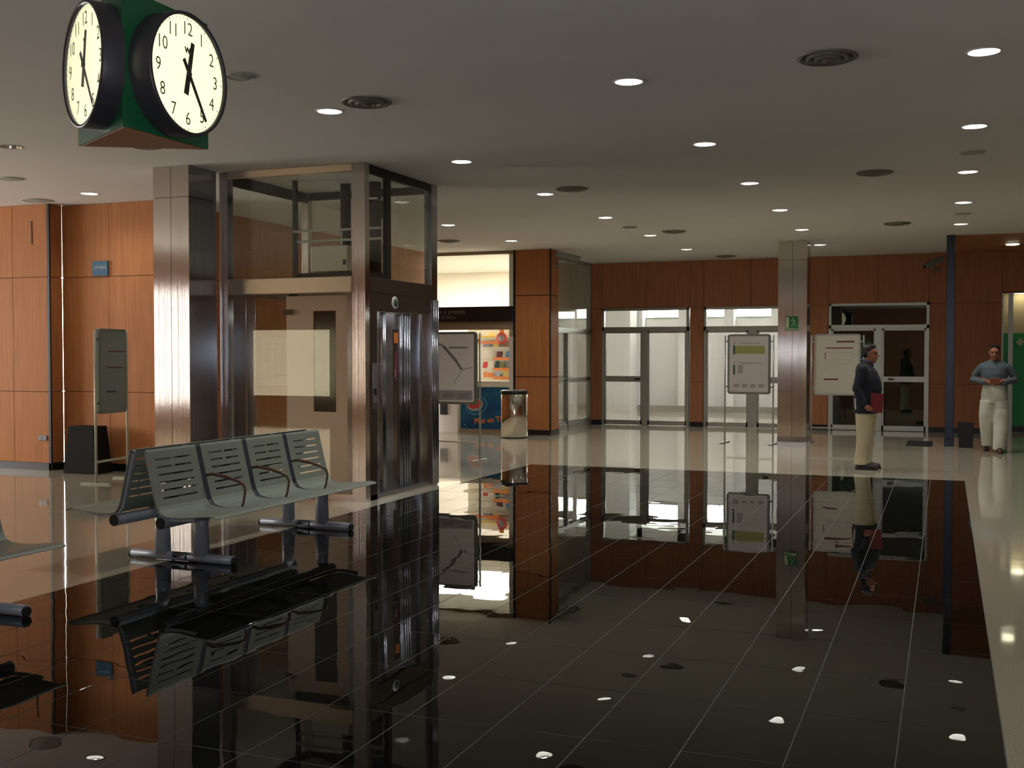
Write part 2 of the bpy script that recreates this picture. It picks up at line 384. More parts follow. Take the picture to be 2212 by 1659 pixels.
MB().box(1.034, 2.596, BY, BY+.021, 2.83, CEIL-.004).build('panel', 'wood_far', bpy.data.objects['wall_back'])
def glazed_door(name, x0, x1, zt, transom, mull, mid, y=BY, frame='alu', gl='glass', lockx=None):
    fr = MB()
    f = .055
    fr.box(x0, x0+f, y-.02, y+.10, 0, zt).box(x1-f, x1, y-.02, y+.10, 0, zt).box(x0, x1, y-.02, y+.10, zt-f, zt)
    fr.box(x0, x1, y-.02, y+.10, transom[0], transom[1])
    fr.box(mull[0], mull[1], y-.025, y+.09, 0, transom[0])
    d = fr.build(name, frame, kind='structure', bevel=.004)
    for side, (a, b_) in enumerate(((x0+f, mull[0]), (mull[1], x1-f))):
        lf = MB(); r = .035
        lf.box(a, a+r, y, y+.06, .01, transom[0]).box(b_-r, b_, y, y+.06, .01, transom[0]).box(a, b_, y, y+.06, .01, .11).box(a, b_, y, y+.06, transom[0]-.04, transom[0])
        lv = lf.build('leaf', frame, d)
        MB().box(a+r, b_-r, y+.025, y+.033, .11, transom[0]-.04).build('glass_pane', gl, lv)
        if mid is not None and side == mid[2]:
            MB().box(a, b_, y-.012, y+.062, mid[0], mid[1]).build('rail', frame, lv)
            lx = b_-.16 if side == 0 else a+.12
            MB().box(lx, lx+.12, y-.05, y-.012, (mid[0]+mid[1])/2-.018, (mid[0]+mid[1])/2+.018).build('handle', 'black', lv)
    MB().box(x0+f, x1-f, y+.03, y+.038, transom[1], zt-f).build('transom_glass', gl, d)
    return d
glazed_door('door_1', -7.26, -5.27, 2.62, (2.10, 2.20), (-6.33, -6.20), (.97, 1.10, 0))
glazed_door('door_2', -4.94, -2.96, 2.62, (2.10, 2.20), (-3.98, -3.78), (.97, 1.10, 1))
glazed_door('door_3', -2.30, -.32, 2.65, (2.12, 2.20), (-1.36, -1.23), (1.02, 1.13, 1), frame='alu_light', gl='glass_green')
# partition at the left between column and back wall, glazed
PX = -7.56
d = MB().box(PX-.05, PX+.05, 21.0, 24.2, CEIL-.06, CEIL).box(PX-.05, PX+.05, 21.0, 24.2, 2.04, 2.15).box(PX-.05, PX+.05, 22.5, 22.56, 0, 2.04).box(PX-.05, PX+.05, 24.13, 24.2, 0, CEIL-.06).box(PX-.05, PX+.05, 21.0, 21.06, 0, CEIL-.06).box(PX-.05, PX+.05, 21.06, 24.13, 0, .1).build('door_4', 'alu', kind='structure')
MB().box(PX-.005, PX+.005, 21.06, 24.13, 2.15, CEIL-.06).build('transom_glass', 'glass', d)
for a, b_ in ((21.06, 22.5), (22.56, 24.13)):
    lv = MB().box(PX-.03, PX+.03, a, a+.035, .1, 2.04).box(PX-.03, PX+.03, b_-.035, b_, .1, 2.04).box(PX-.03, PX+.03, a, b_, .98, 1.08).box(PX-.03, PX+.03, a, b_, .1, .16).build('leaf', 'alu', d)
    MB().box(PX-.004, PX+.004, a+.035, b_-.035, .16, 2.04).build('glass_pane', 'glass', lv)
    MB().box(PX+.03, PX+.07, b_-.16, b_-.06, 1.01, 1.05).build('handle', 'black', lv)

# far white corridor behind the doors
FY = 30.4
MB().box(-8.6, -7.62, 24.2, 24.45, 2.62, CEIL).build('wall_lobby_header', 'white', kind='structure')
mb = MB()
rights = [-13.25, -11.99, -10.72, -9.47, -8.20, -6.92, -5.65, -4.39, -3.12]
mb.box(-14.5, -2.9, FY+.35, FY+.5, 0, 2.60).box(-14.5, -2.9, FY+.35, FY+.5, 3.32, CEIL)
for r in rights: mb.box(r, r+.26, FY, FY+.5, 0, CEIL)
mb.box(-14.5, -2.9, FY, FY+.35, 3.34, CEIL)
mb.build('wall_corridor', 'white', kind='structure')
mb = MB()
for r in rights: mb.box(r-.03-1.0, r-.02, FY+.34, FY+.36, 2.58, 2.62)
mb.build('trim_2', 'alu', kind='structure')
for i, r in enumerate(rights[2:]):
    w = MB().box(r-1.01, r, FY+.40, FY+.43, 2.60, 2.63).box(r-1.01, r, FY+.40, FY+.43, 3.29, 3.32).box(r-1.01, r-.98, FY+.40, FY+.43, 2.6, 3.32).box(r-.03, r, FY+.40, FY+.43, 2.6, 3.32).build('window_%d' % (i+1), 'white', kind='structure')
    MB().box(r-.98, r-.03, FY+.412, FY+.42, 2.63, 3.29).build('glass_pane', 'glass', w)
MB().box(-14.5, -2.9, FY-.012, FY, 0, .16).build('baseboard_corridor', 'alu', kind='structure')
MB().box(-2.95, -2.8, 24.4, FY+.5, 0, CEIL).build('wall_corridor_end', 'white', kind='structure')
MB().box(-14.6, -14.4, 24.4, FY+.5, 0, CEIL).build('wall_corridor_west', 'white', kind='structure')
MB().box(-8.93, -8.08, 29.6, 30.38, 0, CEIL).build('trim_3', 'white', kind='structure')
area('corridor_fill_light', (-5.4, 27.3, 3.6), (0, 0, 0), 4.5, 1.2, 120, (1, .93, .98))  # unseen fill light added to brighten the corridor
# dark room behind door_3, green room behind the right opening
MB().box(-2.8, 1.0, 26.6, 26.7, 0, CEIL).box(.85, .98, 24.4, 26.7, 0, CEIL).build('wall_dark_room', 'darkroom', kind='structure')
gr = MB().box(.98, 6, 24.95, 25.05, 2.02, 3.2).build('wall_green_room', 'beigewall', kind='structure')
MB().box(.98, 6, 24.92, 25.05, .12, 2.02).build('panel', 'greenwall', gr)
MB().box(.98, 6, 24.91, 25.05, 0, .12).build('baseboard_green_room', 'black', kind='structure')
MB().box(.98, 6, 24.38, 25.0, 2.86, 2.92).build('trim_4', 'beigewall', kind='structure')
d = MB().box(1.15, 1.235, 24.16, 24.26, 0, 2.81).box(1.03, 1.06, 24.18, 24.3, 0, 2.81).build('door_5', 'alu', kind='structure')
# brown ceiling area on the right of the blue column
MB().box(.14, 6, 20.7, 24.2, CEIL-.03, CEIL).build('trim_5', 'wood_far', kind='structure')

# shop
MB().box(-14, -8.45, 25.8, 25.95, 0, CEIL).box(-8.12, -7.98, 20.64, 24.45, 0, CEIL).box(-8.6, -7.98, 24.45, 24.6, 0, CEIL).box(-8.6, -8.45, 24.6, 25.95, 0, CEIL).box(-14.1, -13.95, 20.5, 25.95, 0, CEIL).build('wall_shop', 'cream', kind='structure')
sf = MB().box(-14, -7.96, 20.52, 20.6, 3.58, CEIL).box(-14, -7.96, 20.50, 20.62, 2.08, 2.24).build('trim_6', 'tan', kind='structure')
MB().box(-14, -7.99, 20.56, 20.57, 2.54, 3.58).build('shop_window_glass', 'glass', sf)
area('shop_ceiling_light', (-10.6, 23.2, CEIL-.03), (0, 0, 0), 3.6, 2.6, 400, (1, .95, .88))
fs = thing('shop_sign', 'long black sign board reading Libros y prensa above the shop front', 'sign', (-10.5, 20.49, 2.24))
O = fs.location
MB(O).box(-13.9, -7.99, 20.44, 20.54, 2.24, 2.54).build('board', 'fascia', fs)
text('lettering', 'Libros y prensa', .14, 'letters', fs, Matrix.Translation(Vector((-9.42+10.5, -.055, .205))) @ UP, offset=.001)
text('lettering', 'BOOKS & PRESS', .09, 'letters', fs, Matrix.Translation(Vector((-9.51+10.5, -.055, .085))) @ UP)
# wooden column beside the shop
cw = MB().box(-7.94, -7.21, 20.52, 20.98, 0, CEIL).build('trim_7', 'backing', kind='structure')
for z0, z1 in ((.1, 1.14), (1.15, 2.74), (2.75, CEIL)):
    MB().box(-7.93, -7.22, 20.5, 20.52, z0+.003, z1-.003).build('panel', 'wood', cw)
    MB().box(-7.21, -7.19, 20.53, 20.97, z0+.003, z1-.003).build('panel', 'wood', cw)
MB().box(-7.975, -7.94, 20.49, 20.55, .1, CEIL).build('edge_strip', 'blackline', cw)
MB().box(-7.215, -7.185, 20.49, 20.525, .1, CEIL).build('edge_strip', 'blackline', cw)
MB().box(-7.97, -7.185, 20.49, 21.0, 0, .1).build('plinth', 'black', cw)

# ------------------------------------------------------------------ ceiling lamps and diffusers
def ring_prof(r0, r1, h): return [(r1, 0), (r1, -h*.5), ((r0+r1)/2, -h), (r0, -h*.6), (r0, 0)]
def downlight(x, y, lit=True, label='', group=None):
    t = thing('recessed_downlight', label, 'ceiling light', (x, y, CEIL), 0, group)
    MB().lathe(ring_prof(HR-.004, HR+.016, .006), n=28).build('trim_ring', 'ring', t)
    MB().lathe([(HR-.002, 0), (HR-.006, .02), (HR-.02, .08), (HR-.05, .125), (.001, .13)], n=28).build('reflector', 'reflector', t)
    for s in (-1, 1):
        MB().tube([(s*.028, -.055, .075), (s*.028, .055, .075)], .014, 8).build('lamp_tube', 'lamp' if lit else 'ring', t)
    return t
LD = bpy.data.lights.new('downlight_beam', 'AREA'); LD.shape = 'DISK'; LD.size = .15; LD.energy = 9.5; LD.color = (1, .99, .95); LD.spread = math.radians(150)
def lamp_light(t):          # the light given by one downlight, inside its reflector
    o = bpy.data.objects.new('downlight_beam', LD); C.objects.link(o); o.parent = t; o.location = (0, 0, .055)
names = {0: 'nearest', 1: 'second', 2: 'third', 3: 'fourth', 4: 'fifth', 5: 'farthest'}
base = downlight(0, 0, True, '', 'round downlights recessed in the white ceiling')
colname = {0: 'right end row of ceiling', 1: 'row above the middle of the dark floor', 2: 'row just right of the lift', 3: 'row above the shop', 4: 'far left'}
cols_l = [.22, -2.22, -4.8, -7.37, -10.2]
cnt = {}
for i, (lx, ly) in enumerate(LG):
    o = base if i == 0 else copy_tree(base)
    o.location = (lx, ly, CEIL); ci = min(range(5), key=lambda k: abs(cols_l[k]-lx))
    cnt[ci] = cnt.get(ci, 0)+1
    if ci == 4: lab = 'lit downlight close to the orange wall, above the blue plate'
    else: lab = {0: '%s lit downlight of the rightmost row, toward the blue column', 1: '%s lit downlight of the row leading to the exit sign pillar',
                 2: '%s lit downlight of the row just right of the lift', 3: '%s lit downlight above the passage by the shop sign'}[ci] % names[cnt[ci]-1]
    o['label'] = lab
    if ci != 4: lamp_light(o)
downlight(*UNLIT, lit=False, label='unlit round downlight at the left edge under the clock')
t = thing('surface_downlight', 'bright round lamp on the brown ceiling area right of the blue column', 'ceiling light', (1.11, 22.2, CEIL-.03))
MB().lathe([(.001, -.035), (.10, -.035), (.115, -.02), (.115, 0)], n=28).build('lens', 'lamp_warm', t)
MB().lathe([(.116, -.02), (.13, -.012), (.13, 0)], n=28).build('trim_ring', 'ring', t)
t = thing('surface_downlight', 'bright round lamp inside the green room doorway', 'ceiling light', (1.40, 24.75, 2.86))
MB().lathe([(.001, -.035), (.12, -.035), (.135, -.02), (.135, 0)], n=28).build('lens', 'lamp_warm', t)
MB().lathe([(.136, -.02), (.15, -.012), (.15, 0)], n=28).build('trim_ring', 'ring', t)
def diffuser(x, y, label):
    t = thing('air_diffuser', label, 'air vent', (x, y, CEIL), 0, 'round dark air diffusers in the ceiling')
    MB().lathe([(.205, -.001), (.205, -.008), (.19, -.018), (.172, -.010), (.165, -.001)], n=40).build('ring', 'diff', t)
    MB().lathe([(.15, -.002), (.15, -.012), (.135, -.028), (.118, -.016), (.112, -.002)], n=36).build('ring', 'diff', t)
    MB().lathe([(.095, -.002), (.095, -.018), (.08, -.036), (.062, -.022), (.056, -.002)], n=32).build('ring', 'diff', t)
    MB().lathe([(.001, -.034), (.035, -.034), (.045, -.022), (.045, -.002)], n=24).build('core', 'diff', t)
    MB().lathe([(.001, -.003), (.17, -.003)], n=36).build('plate', 'diff_dark', t)
    return t
for x, y, l in ((-.78, 7.97, 'big round air diffuser nearest the camera at the upper right'), (-4.4, 8.02, 'round air diffuser beside the bright lamp in front of the lift'),
                (-.77, 13.2, 'dark air diffuser midway along the ceiling right of centre'), (-4.33, 13.13, 'dark air diffuser above the wooden column'),
                (-4.25, 18.31, 'dark air diffuser above the white glazed doors'), (-.73, 18.46, 'dark air diffuser above the dark double door'),
                (-8.4, 18.36, 'dark air diffuser just right of the lift above the shop'), (-4.3, 23.3, 'farthest dark air diffuser against the back wall')):
    diffuser(x, y, l)
for x, y, r, l, m in ((-4.86, 6.95, .11, 'pale ceiling disc right beside the clock', 'pale'), (.23, 12.24, .13, 'faint ceiling disc near the right edge', 'pale'), (.21, 17.54, .12, 'faint ceiling disc between far lamps of the right row', 'pale'),
                      (-4.77, 17.45, .12, 'small dark ceiling disc in the centre distance', 'diff'), (-10.18, 10.01, .14, 'plain brown grey ceiling disc at the left edge', 'pale'), (-11.3, 11.55, .2, 'faint flat disc where ceiling meets the orange wall', 'pale')):
    t = thing('ceiling_speaker', l, 'speaker', (x, y, CEIL))
    MB().lathe([(.001, -.008), (r*.8, -.008), (r*.85, -.005)], n=28).build('grille', m, t)
    MB().lathe([(r*.85, -.006), (r*.9, -.012), (r, -.006), (r, 0)], n=28).build('rim', m, t)

# ------------------------------------------------------------------ steel pillars
def pillar(x0, x1, y0, y1, label, side='steel'):
    cx, cy = (x0+x1)/2, (y0+y1)/2
    t = thing('steel_pillar', label, 'pillar', (cx, cy, 0), 0, 'square pillars clad in steel')
    O = t.location; gp = .003; e = .015
    MB(O).box(x0+.02, x1-.02, y0+.02, y1-.02, 0, CEIL).build('core', 'black', t)
    for zz in ((.09, 3.30), (3.305, CEIL)):
        MB(O).box(x0, cx-gp, y0, y0+e, *zz).build('cladding', 'steel', t)
        MB(O).box(cx+gp, x1, y0, y0+e, *zz).build('cladding', 'steel', t)
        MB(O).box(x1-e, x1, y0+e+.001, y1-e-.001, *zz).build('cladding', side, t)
        MB(O).box(x0, x0+e, y0+e+.001, y1-e-.001, *zz).build('cladding', 'steel', t)
        MB(O).box(x0, x1, y1-e, y1, *zz).build('cladding', 'steel', t)
    MB(O).box(x0-.004, x1+.004, y0-.004, y1+.004, 0, .088).build('plinth', 'steel_dark', t)
    return t
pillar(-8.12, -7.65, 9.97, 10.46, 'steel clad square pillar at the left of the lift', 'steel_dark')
pillar(-2.85, -2.34, 20.6, 21.1, 'steel clad square pillar carrying the green exit sign')
# blue column
t = thing('blue_column', 'slim dark blue square column at the right', 'column', (.065, 20.67, 0)); O = t.location
MB(O).box(-.005, .135, 20.6, 20.74, .12, CEIL).build('shaft', 'navy', t, bevel=.008)
MB(O).box(-.015, .145, 20.59, 20.75, 0, .12).build('foot', 'navy', t, bevel=.006)
# exit sign on the pillar
t = thing('exit_sign', 'green running figure exit plate on the steel pillar', 'sign', (-2.60, 20.585, 2.02)); O = t.location
MB(O).box(-2.71, -2.49, 20.578, 20.596, 2.02, 2.28).build('plate', 'exit_green', t, bevel=.002)
MB(O).box(-2.705, -2.655, 20.574, 20.579, 2.07, 2.26).build('door_symbol', 'exit_white', t)
fig = MB(O); Y = 20.575
for a, b_, r in (((-2.575, 2.21), (-2.565, 2.155), .016), ((-2.57, 2.155), (-2.535, 2.12), .011), ((-2.535, 2.12), (-2.53, 2.085), .009), ((-2.57, 2.15), (-2.60, 2.12), .011), ((-2.60, 2.12), (-2.59, 2.08), .009),
                 ((-2.58, 2.205), (-2.615, 2.19), .008), ((-2.615, 2.19), (-2.64, 2.21), .007), ((-2.57, 2.205), (-2.535, 2.185), .008)):
    fig.tube([(a[0], Y, a[1]), (b_[0], Y, b_[1])], r*.55, 6)
fig.lathe([(.001, 0), (.013, 0), (.013, .004)], c=(-2.585, Y, 2.235), n=12, M4=Matrix.Rotation(R90, 4, 'X'))
fig.build('figure_symbol', 'exit_white', t)
MB(O).box(-2.70, -2.50, 20.574, 20.579, 2.03, 2.055).build('stripe', 'exit_white', t)
# arrow plate in the green room
t = thing('arrow_plate', 'small white diamond arrow plate on the green wall', 'sign', (1.43, 24.915, 1.84)); O = t.location
MB(O).add([(1.33, 24.91, 1.84), (1.41, 24.91, 1.93), (1.49, 24.91, 1.84), (1.41, 24.91, 1.75), (1.33, 24.92, 1.84), (1.41, 24.92, 1.93), (1.49, 24.92, 1.84), (1.41, 24.92, 1.75)],
          [(0, 3, 2, 1), (4, 5, 6, 7), (0, 1, 5, 4), (1, 2, 6, 5), (2, 3, 7, 6), (3, 0, 4, 7)]).build('plate', 'exit_white', t)

# ------------------------------------------------------------------ lift
LX0, LX1, LY0, LY1 = -7.66, -5.80, 10.53, 12.35
t = lift = thing('glass_lift', 'glass lift shaft framed in brushed steel beside the benches', 'elevator', ((LX0+LX1)/2, (LY0+LY1)/2, 0)); O = t.location
pw = .15
def P(name, m, *boxes, bevel=0, parent=None):
    mb = MB(O)
    for b_ in boxes: mb.box(*b_)
    return mb.build(name, m, parent or lift, bevel=bevel)
H = CEIL-.004
P('corner_post', 'steel', (LX1-.16, LX1, LY0, LY0+.05, 0, H), (LX1-.05, LX1, LY0+.05, LY0+.10, 0, H))
P('corner_post', 'steel_dark', (LX1-.10, LX1, LY1-.16, LY1, 0, H), bevel=.006)
P('corner_post', 'steel_dark', (LX0, LX0+.11, LY0, LY0+.11, 0, H), bevel=.006)
P('corner_post', 'steel', (LX0, LX0+.10, LY1-.10, LY1, 0, H), bevel=.006)
# top rails
P('top_rail', 'steel_long', (LX0+.11, LX1-.16, LY0+.005, LY0+.055, H-.075, H))
P('top_rail', 'pipe', (LX1-.055, LX1-.005, LY0+.10, LY1-.16, H-.09, H))
P('top_rail', 'pipe', (LX0, LX0+.05, LY0+.11, LY1-.1, H-.12, H))
P('top_rail', 'pipe', (LX0+.1, LX1-.1, LY1-.05, LY1, H-.09, H))
# middle beams
P('beam', 'steel_long', (LX0+.11, LX1-.16, LY0-.012, LY0+.06, 2.265, 2.435), bevel=.006)
P('beam', 'brown_panel', (LX1-.06, LX1+.008, LY0+.10, LY1-.16, 2.27, 2.43), bevel=.004)
P('beam', 'steel', (LX0, LX0+.06, LY0+.11, LY1-.1, 2.265, 2.435))
P('beam', 'steel', (LX0+.1, LX1-.1, LY1-.06, LY1, 2.265, 2.435))
# bottom rails
P('bottom_rail', 'steel', (LX0+.11, LX1-.16, LY0+.005, LY0+.055, 0, .075))
P('bottom_rail', 'steel', (LX0, LX0+.05, LY0+.11, LY1-.1, 0, .075))
P('bottom_rail', 'steel', (LX0+.1, LX1-.1, LY1-.05, LY1, 0, .075))
P('bottom_rail', 'steel_dark', (LX1-.055, LX1, LY0+.10, LY1-.16, 0, .06))
# glass panes
xm = (LX0+LX1)/2
for z0, z1 in ((.08, 2.262), (2.44, H-.08)):
    P('glass_pane', 'glass', (LX0+.11, LX1-.16, LY0+.025, LY0+.033, z0, z1))
    P('glass_pane', 'glass', (LX0+.02, LX0+.028, LY0+.11, LY1-.1, z0, z1))
    P('glass_pane', 'glass', (LX0+.1, LX1-.1, LY1-.035, LY1-.027, z0, z1))
P('glass_pane', 'glass', (LX1-.035, LX1-.027, LY0+.10, LY1-.16, 2.43, H-.09))
P('mullion', 'pipe', (LX1-.06, LX1-.01, 11.05, 11.15, 2.43, H-.08))
# inner steel lining at the left of the shaft, lower half
P('side_lining', 'steel_dark', (-7.52, -7.36, LY0+.06, LY0+.075, .08, 2.26))
P('side_lining', 'steel_dark', (-7.345, -7.23, LY0+.06, LY0+.075, .08, 2.26))
P('inner_post', 'steel_dark', (-6.06, -5.985, LY0+.07, LY0+.12, .05, 2.26))
# rails, pipes and machinery seen through the glass
P('guide_rail', 'pipe', (-7.19, -7.15, 11.3, 11.36, .05, H))
P('guide_rail', 'pipe', (-7.06, -7.03, 11.0, 11.05, .05, 2.3))
MB(O).tube([(-6.76, 11.8, 2.5), (-6.76, 11.8, H)], .065, 16).build('pipe', 'pipe', lift)
MB(O).tube([(-6.37, 11.8, 2.5), (-6.37, 11.8, H)], .085, 16).build('pipe', 'pipe', lift)
MB(O).tube([(-6.58, 11.8, 2.5), (-6.58, 11.8, H)], .025, 10).build('pipe', 'pipe', lift)
P('pulley_box', 'pipe', (-6.55, -6.25, 11.68, 11.9, 3.22, 3.42), bevel=.01)
P('lamp_reflection_bar', 'ring', (-6.55, -6.25, 11.64, 11.68, 3.42, 3.44))  # pale bar stands in for a lamp's reflection on the box
mbx = P('machine_box', 'machine', (-6.95, -6.45, 11.3, 11.6, 2.56, 2.86), bevel=.015)
P('label_plate', 'ink', (-6.51, -6.48, 11.294, 11.3, 2.63, 2.69), parent=mbx)
P('crosshead', 'pipe', (-7.2, -6.2, 11.35, 11.7, 2.46, 2.55))
P('crosshead', 'alu', (-7.15, -6.0, 11.25, 11.29, 3.02, 3.045))
P('crosshead', 'alu', (-7.1, -5.95, 11.25, 11.29, 2.90, 2.925))
# cabin
cab = P('cabin', 'cab', (-6.97, -6.62, 10.82, 10.86, .06, 2.22), (-6.33, -6.16, 10.82, 10.86, .06, 2.22), (-6.62, -6.33, 10.82, 10.86, 2.08, 2.22), (-6.62, -6.33, 10.82, 10.86, .06, .95),
        (-6.97, -6.93, 10.86, 12.1, .06, 2.22), (-6.97, -6.02, 12.06, 12.1, .06, 2.22), (-6.97, -6.02, 10.82, 12.1, 2.22, 2.25), (-6.97, -6.02, 10.82, 12.1, .02, .06))
P('window', 'cabdark', (-6.62, -6.33, 10.835, 10.845, .95, 2.08), parent=cab)
P('handrail', 'alu_light', (-6.60, -6.36, 10.90, 10.92, 1.0, 1.02), parent=cab)
mb = MB(O); mb.lathe([(.001, -.02), (.022, -.02), (.03, 0)], c=(-6.86, 10.80, 2.07), n=18, M4=Matrix.Rotation(R90, 4, 'X')); sc = mb.build('lamp_lens', 'ring', cab)
mb = MB(O); mb.lathe([(.05, 0), (.05, -.018), (.03, -.02)], c=(-6.86, 10.82, 2.07), n=18, M4=Matrix.Rotation(R90, 4, 'X')); mb.box(-7.0, -6.88, 10.80, 10.82, 2.04, 2.10); mb.build('lamp_holder', 'armwood', cab)
# landing door side (faces +x)
X = LX1
P('lintel', 'brown_panel', (X-.05, X, 10.80, 12.12, 2.075, 2.265), bevel=.003)
dp = MB(O); dp.lathe([(.001, .012), (.055, .012), (.07, .006), (.075, 0)], c=(X, 11.22, 2.175), n=28, M4=Matrix.Rotation(R90, 4, 'Y')); dp.build('floor_indicator', 'ring', lift)
dp = MB(O); dp.lathe([(.001, .015), (.045, .015), (.045, .012)], c=(X, 11.22, 2.175), n=24, M4=Matrix.Rotation(R90, 4, 'Y')); dp.build('indicator_display', 'darkgreen', lift)
P('door_jamb', 'brown_panel', (X-.06, X, 10.635, 10.80, .0, 2.27), bevel=.004)
P('door_jamb', 'steel_dark', (X-.06, X-.005, 10.80, 10.86, .0, 2.075), bevel=.006)
P('door_jamb', 'steel_dark', (X-.06, X-.005, 11.86, 11.93, .0, 2.075), bevel=.006)
P('door_jamb', 'steel', (X-.045, X-.03, 11.93, 12.19, .0, 2.27))
bp = P('button_panel', 'steel_dark', (X, X+.008, 10.69, 10.78, 1.0, 1.5), bevel=.003)
P('call_button', 'black', (X+.008, X+.016, 10.715, 10.755, 1.15, 1.22), parent=bp)
P('call_button', 'armwood', (X+.008, X+.014, 10.725, 10.745, 1.04, 1.06), parent=bp)
for y0, y1, s0, s1 in ((10.865, 11.17, 10.90, 10.97), (11.175, 11.47, 11.225, 11.38)):
    df = P('door_leaf', 'steel_dark', (X-.05, X-.03, y0, s0, .04, 2.07), (X-.05, X-.03, s1, y1, .04, 2.07), (X-.05, X-.03, s0, s1, 1.88, 2.07), (X-.05, X-.03, s0, s1, .04, .18))
    P('vision_glass', 'glass', (X-.042, X-.038, s0, s1, .18, 1.88), parent=df)
    for yy in (s1+.02, s1+.06):
        if yy < y1-.01: MB(O).tube([(X-.028, yy, .05), (X-.028, yy, 2.06)], .012, 8).build('rib', 'steel_dark', df)
P('door_leaf', 'steel_dark', (X-.05, X-.035, 11.475, 11.86, .04, 2.07))
for yy in (11.52, 11.58, 11.64): MB(O).tube([(X-.03, yy, .05), (X-.03, yy, 2.06)], .014, 8).build('rib', 'steel_dark', lift)
for yy in (12.21, 12.27, 12.33): MB(O).tube([(X+.004, yy, .02), (X+.004, yy, 2.25)], .02, 10).build('rib', 'steel_dark', lift)
nt = P('notice', 'maroon', (X-.030, X-.026, 11.26, 11.35, 1.30, 1.62))
P('notice_text', 'white_print', (X-.026, X-.024, 11.265, 11.28, 1.33, 1.42), parent=nt)
P('notice', 'orange', (X-.030, X-.026, 11.25, 11.35, 1.72, 1.84))
P('door_sill', 'steel', (X-.08, X+.02, 10.8, 12.15, 0, .02))

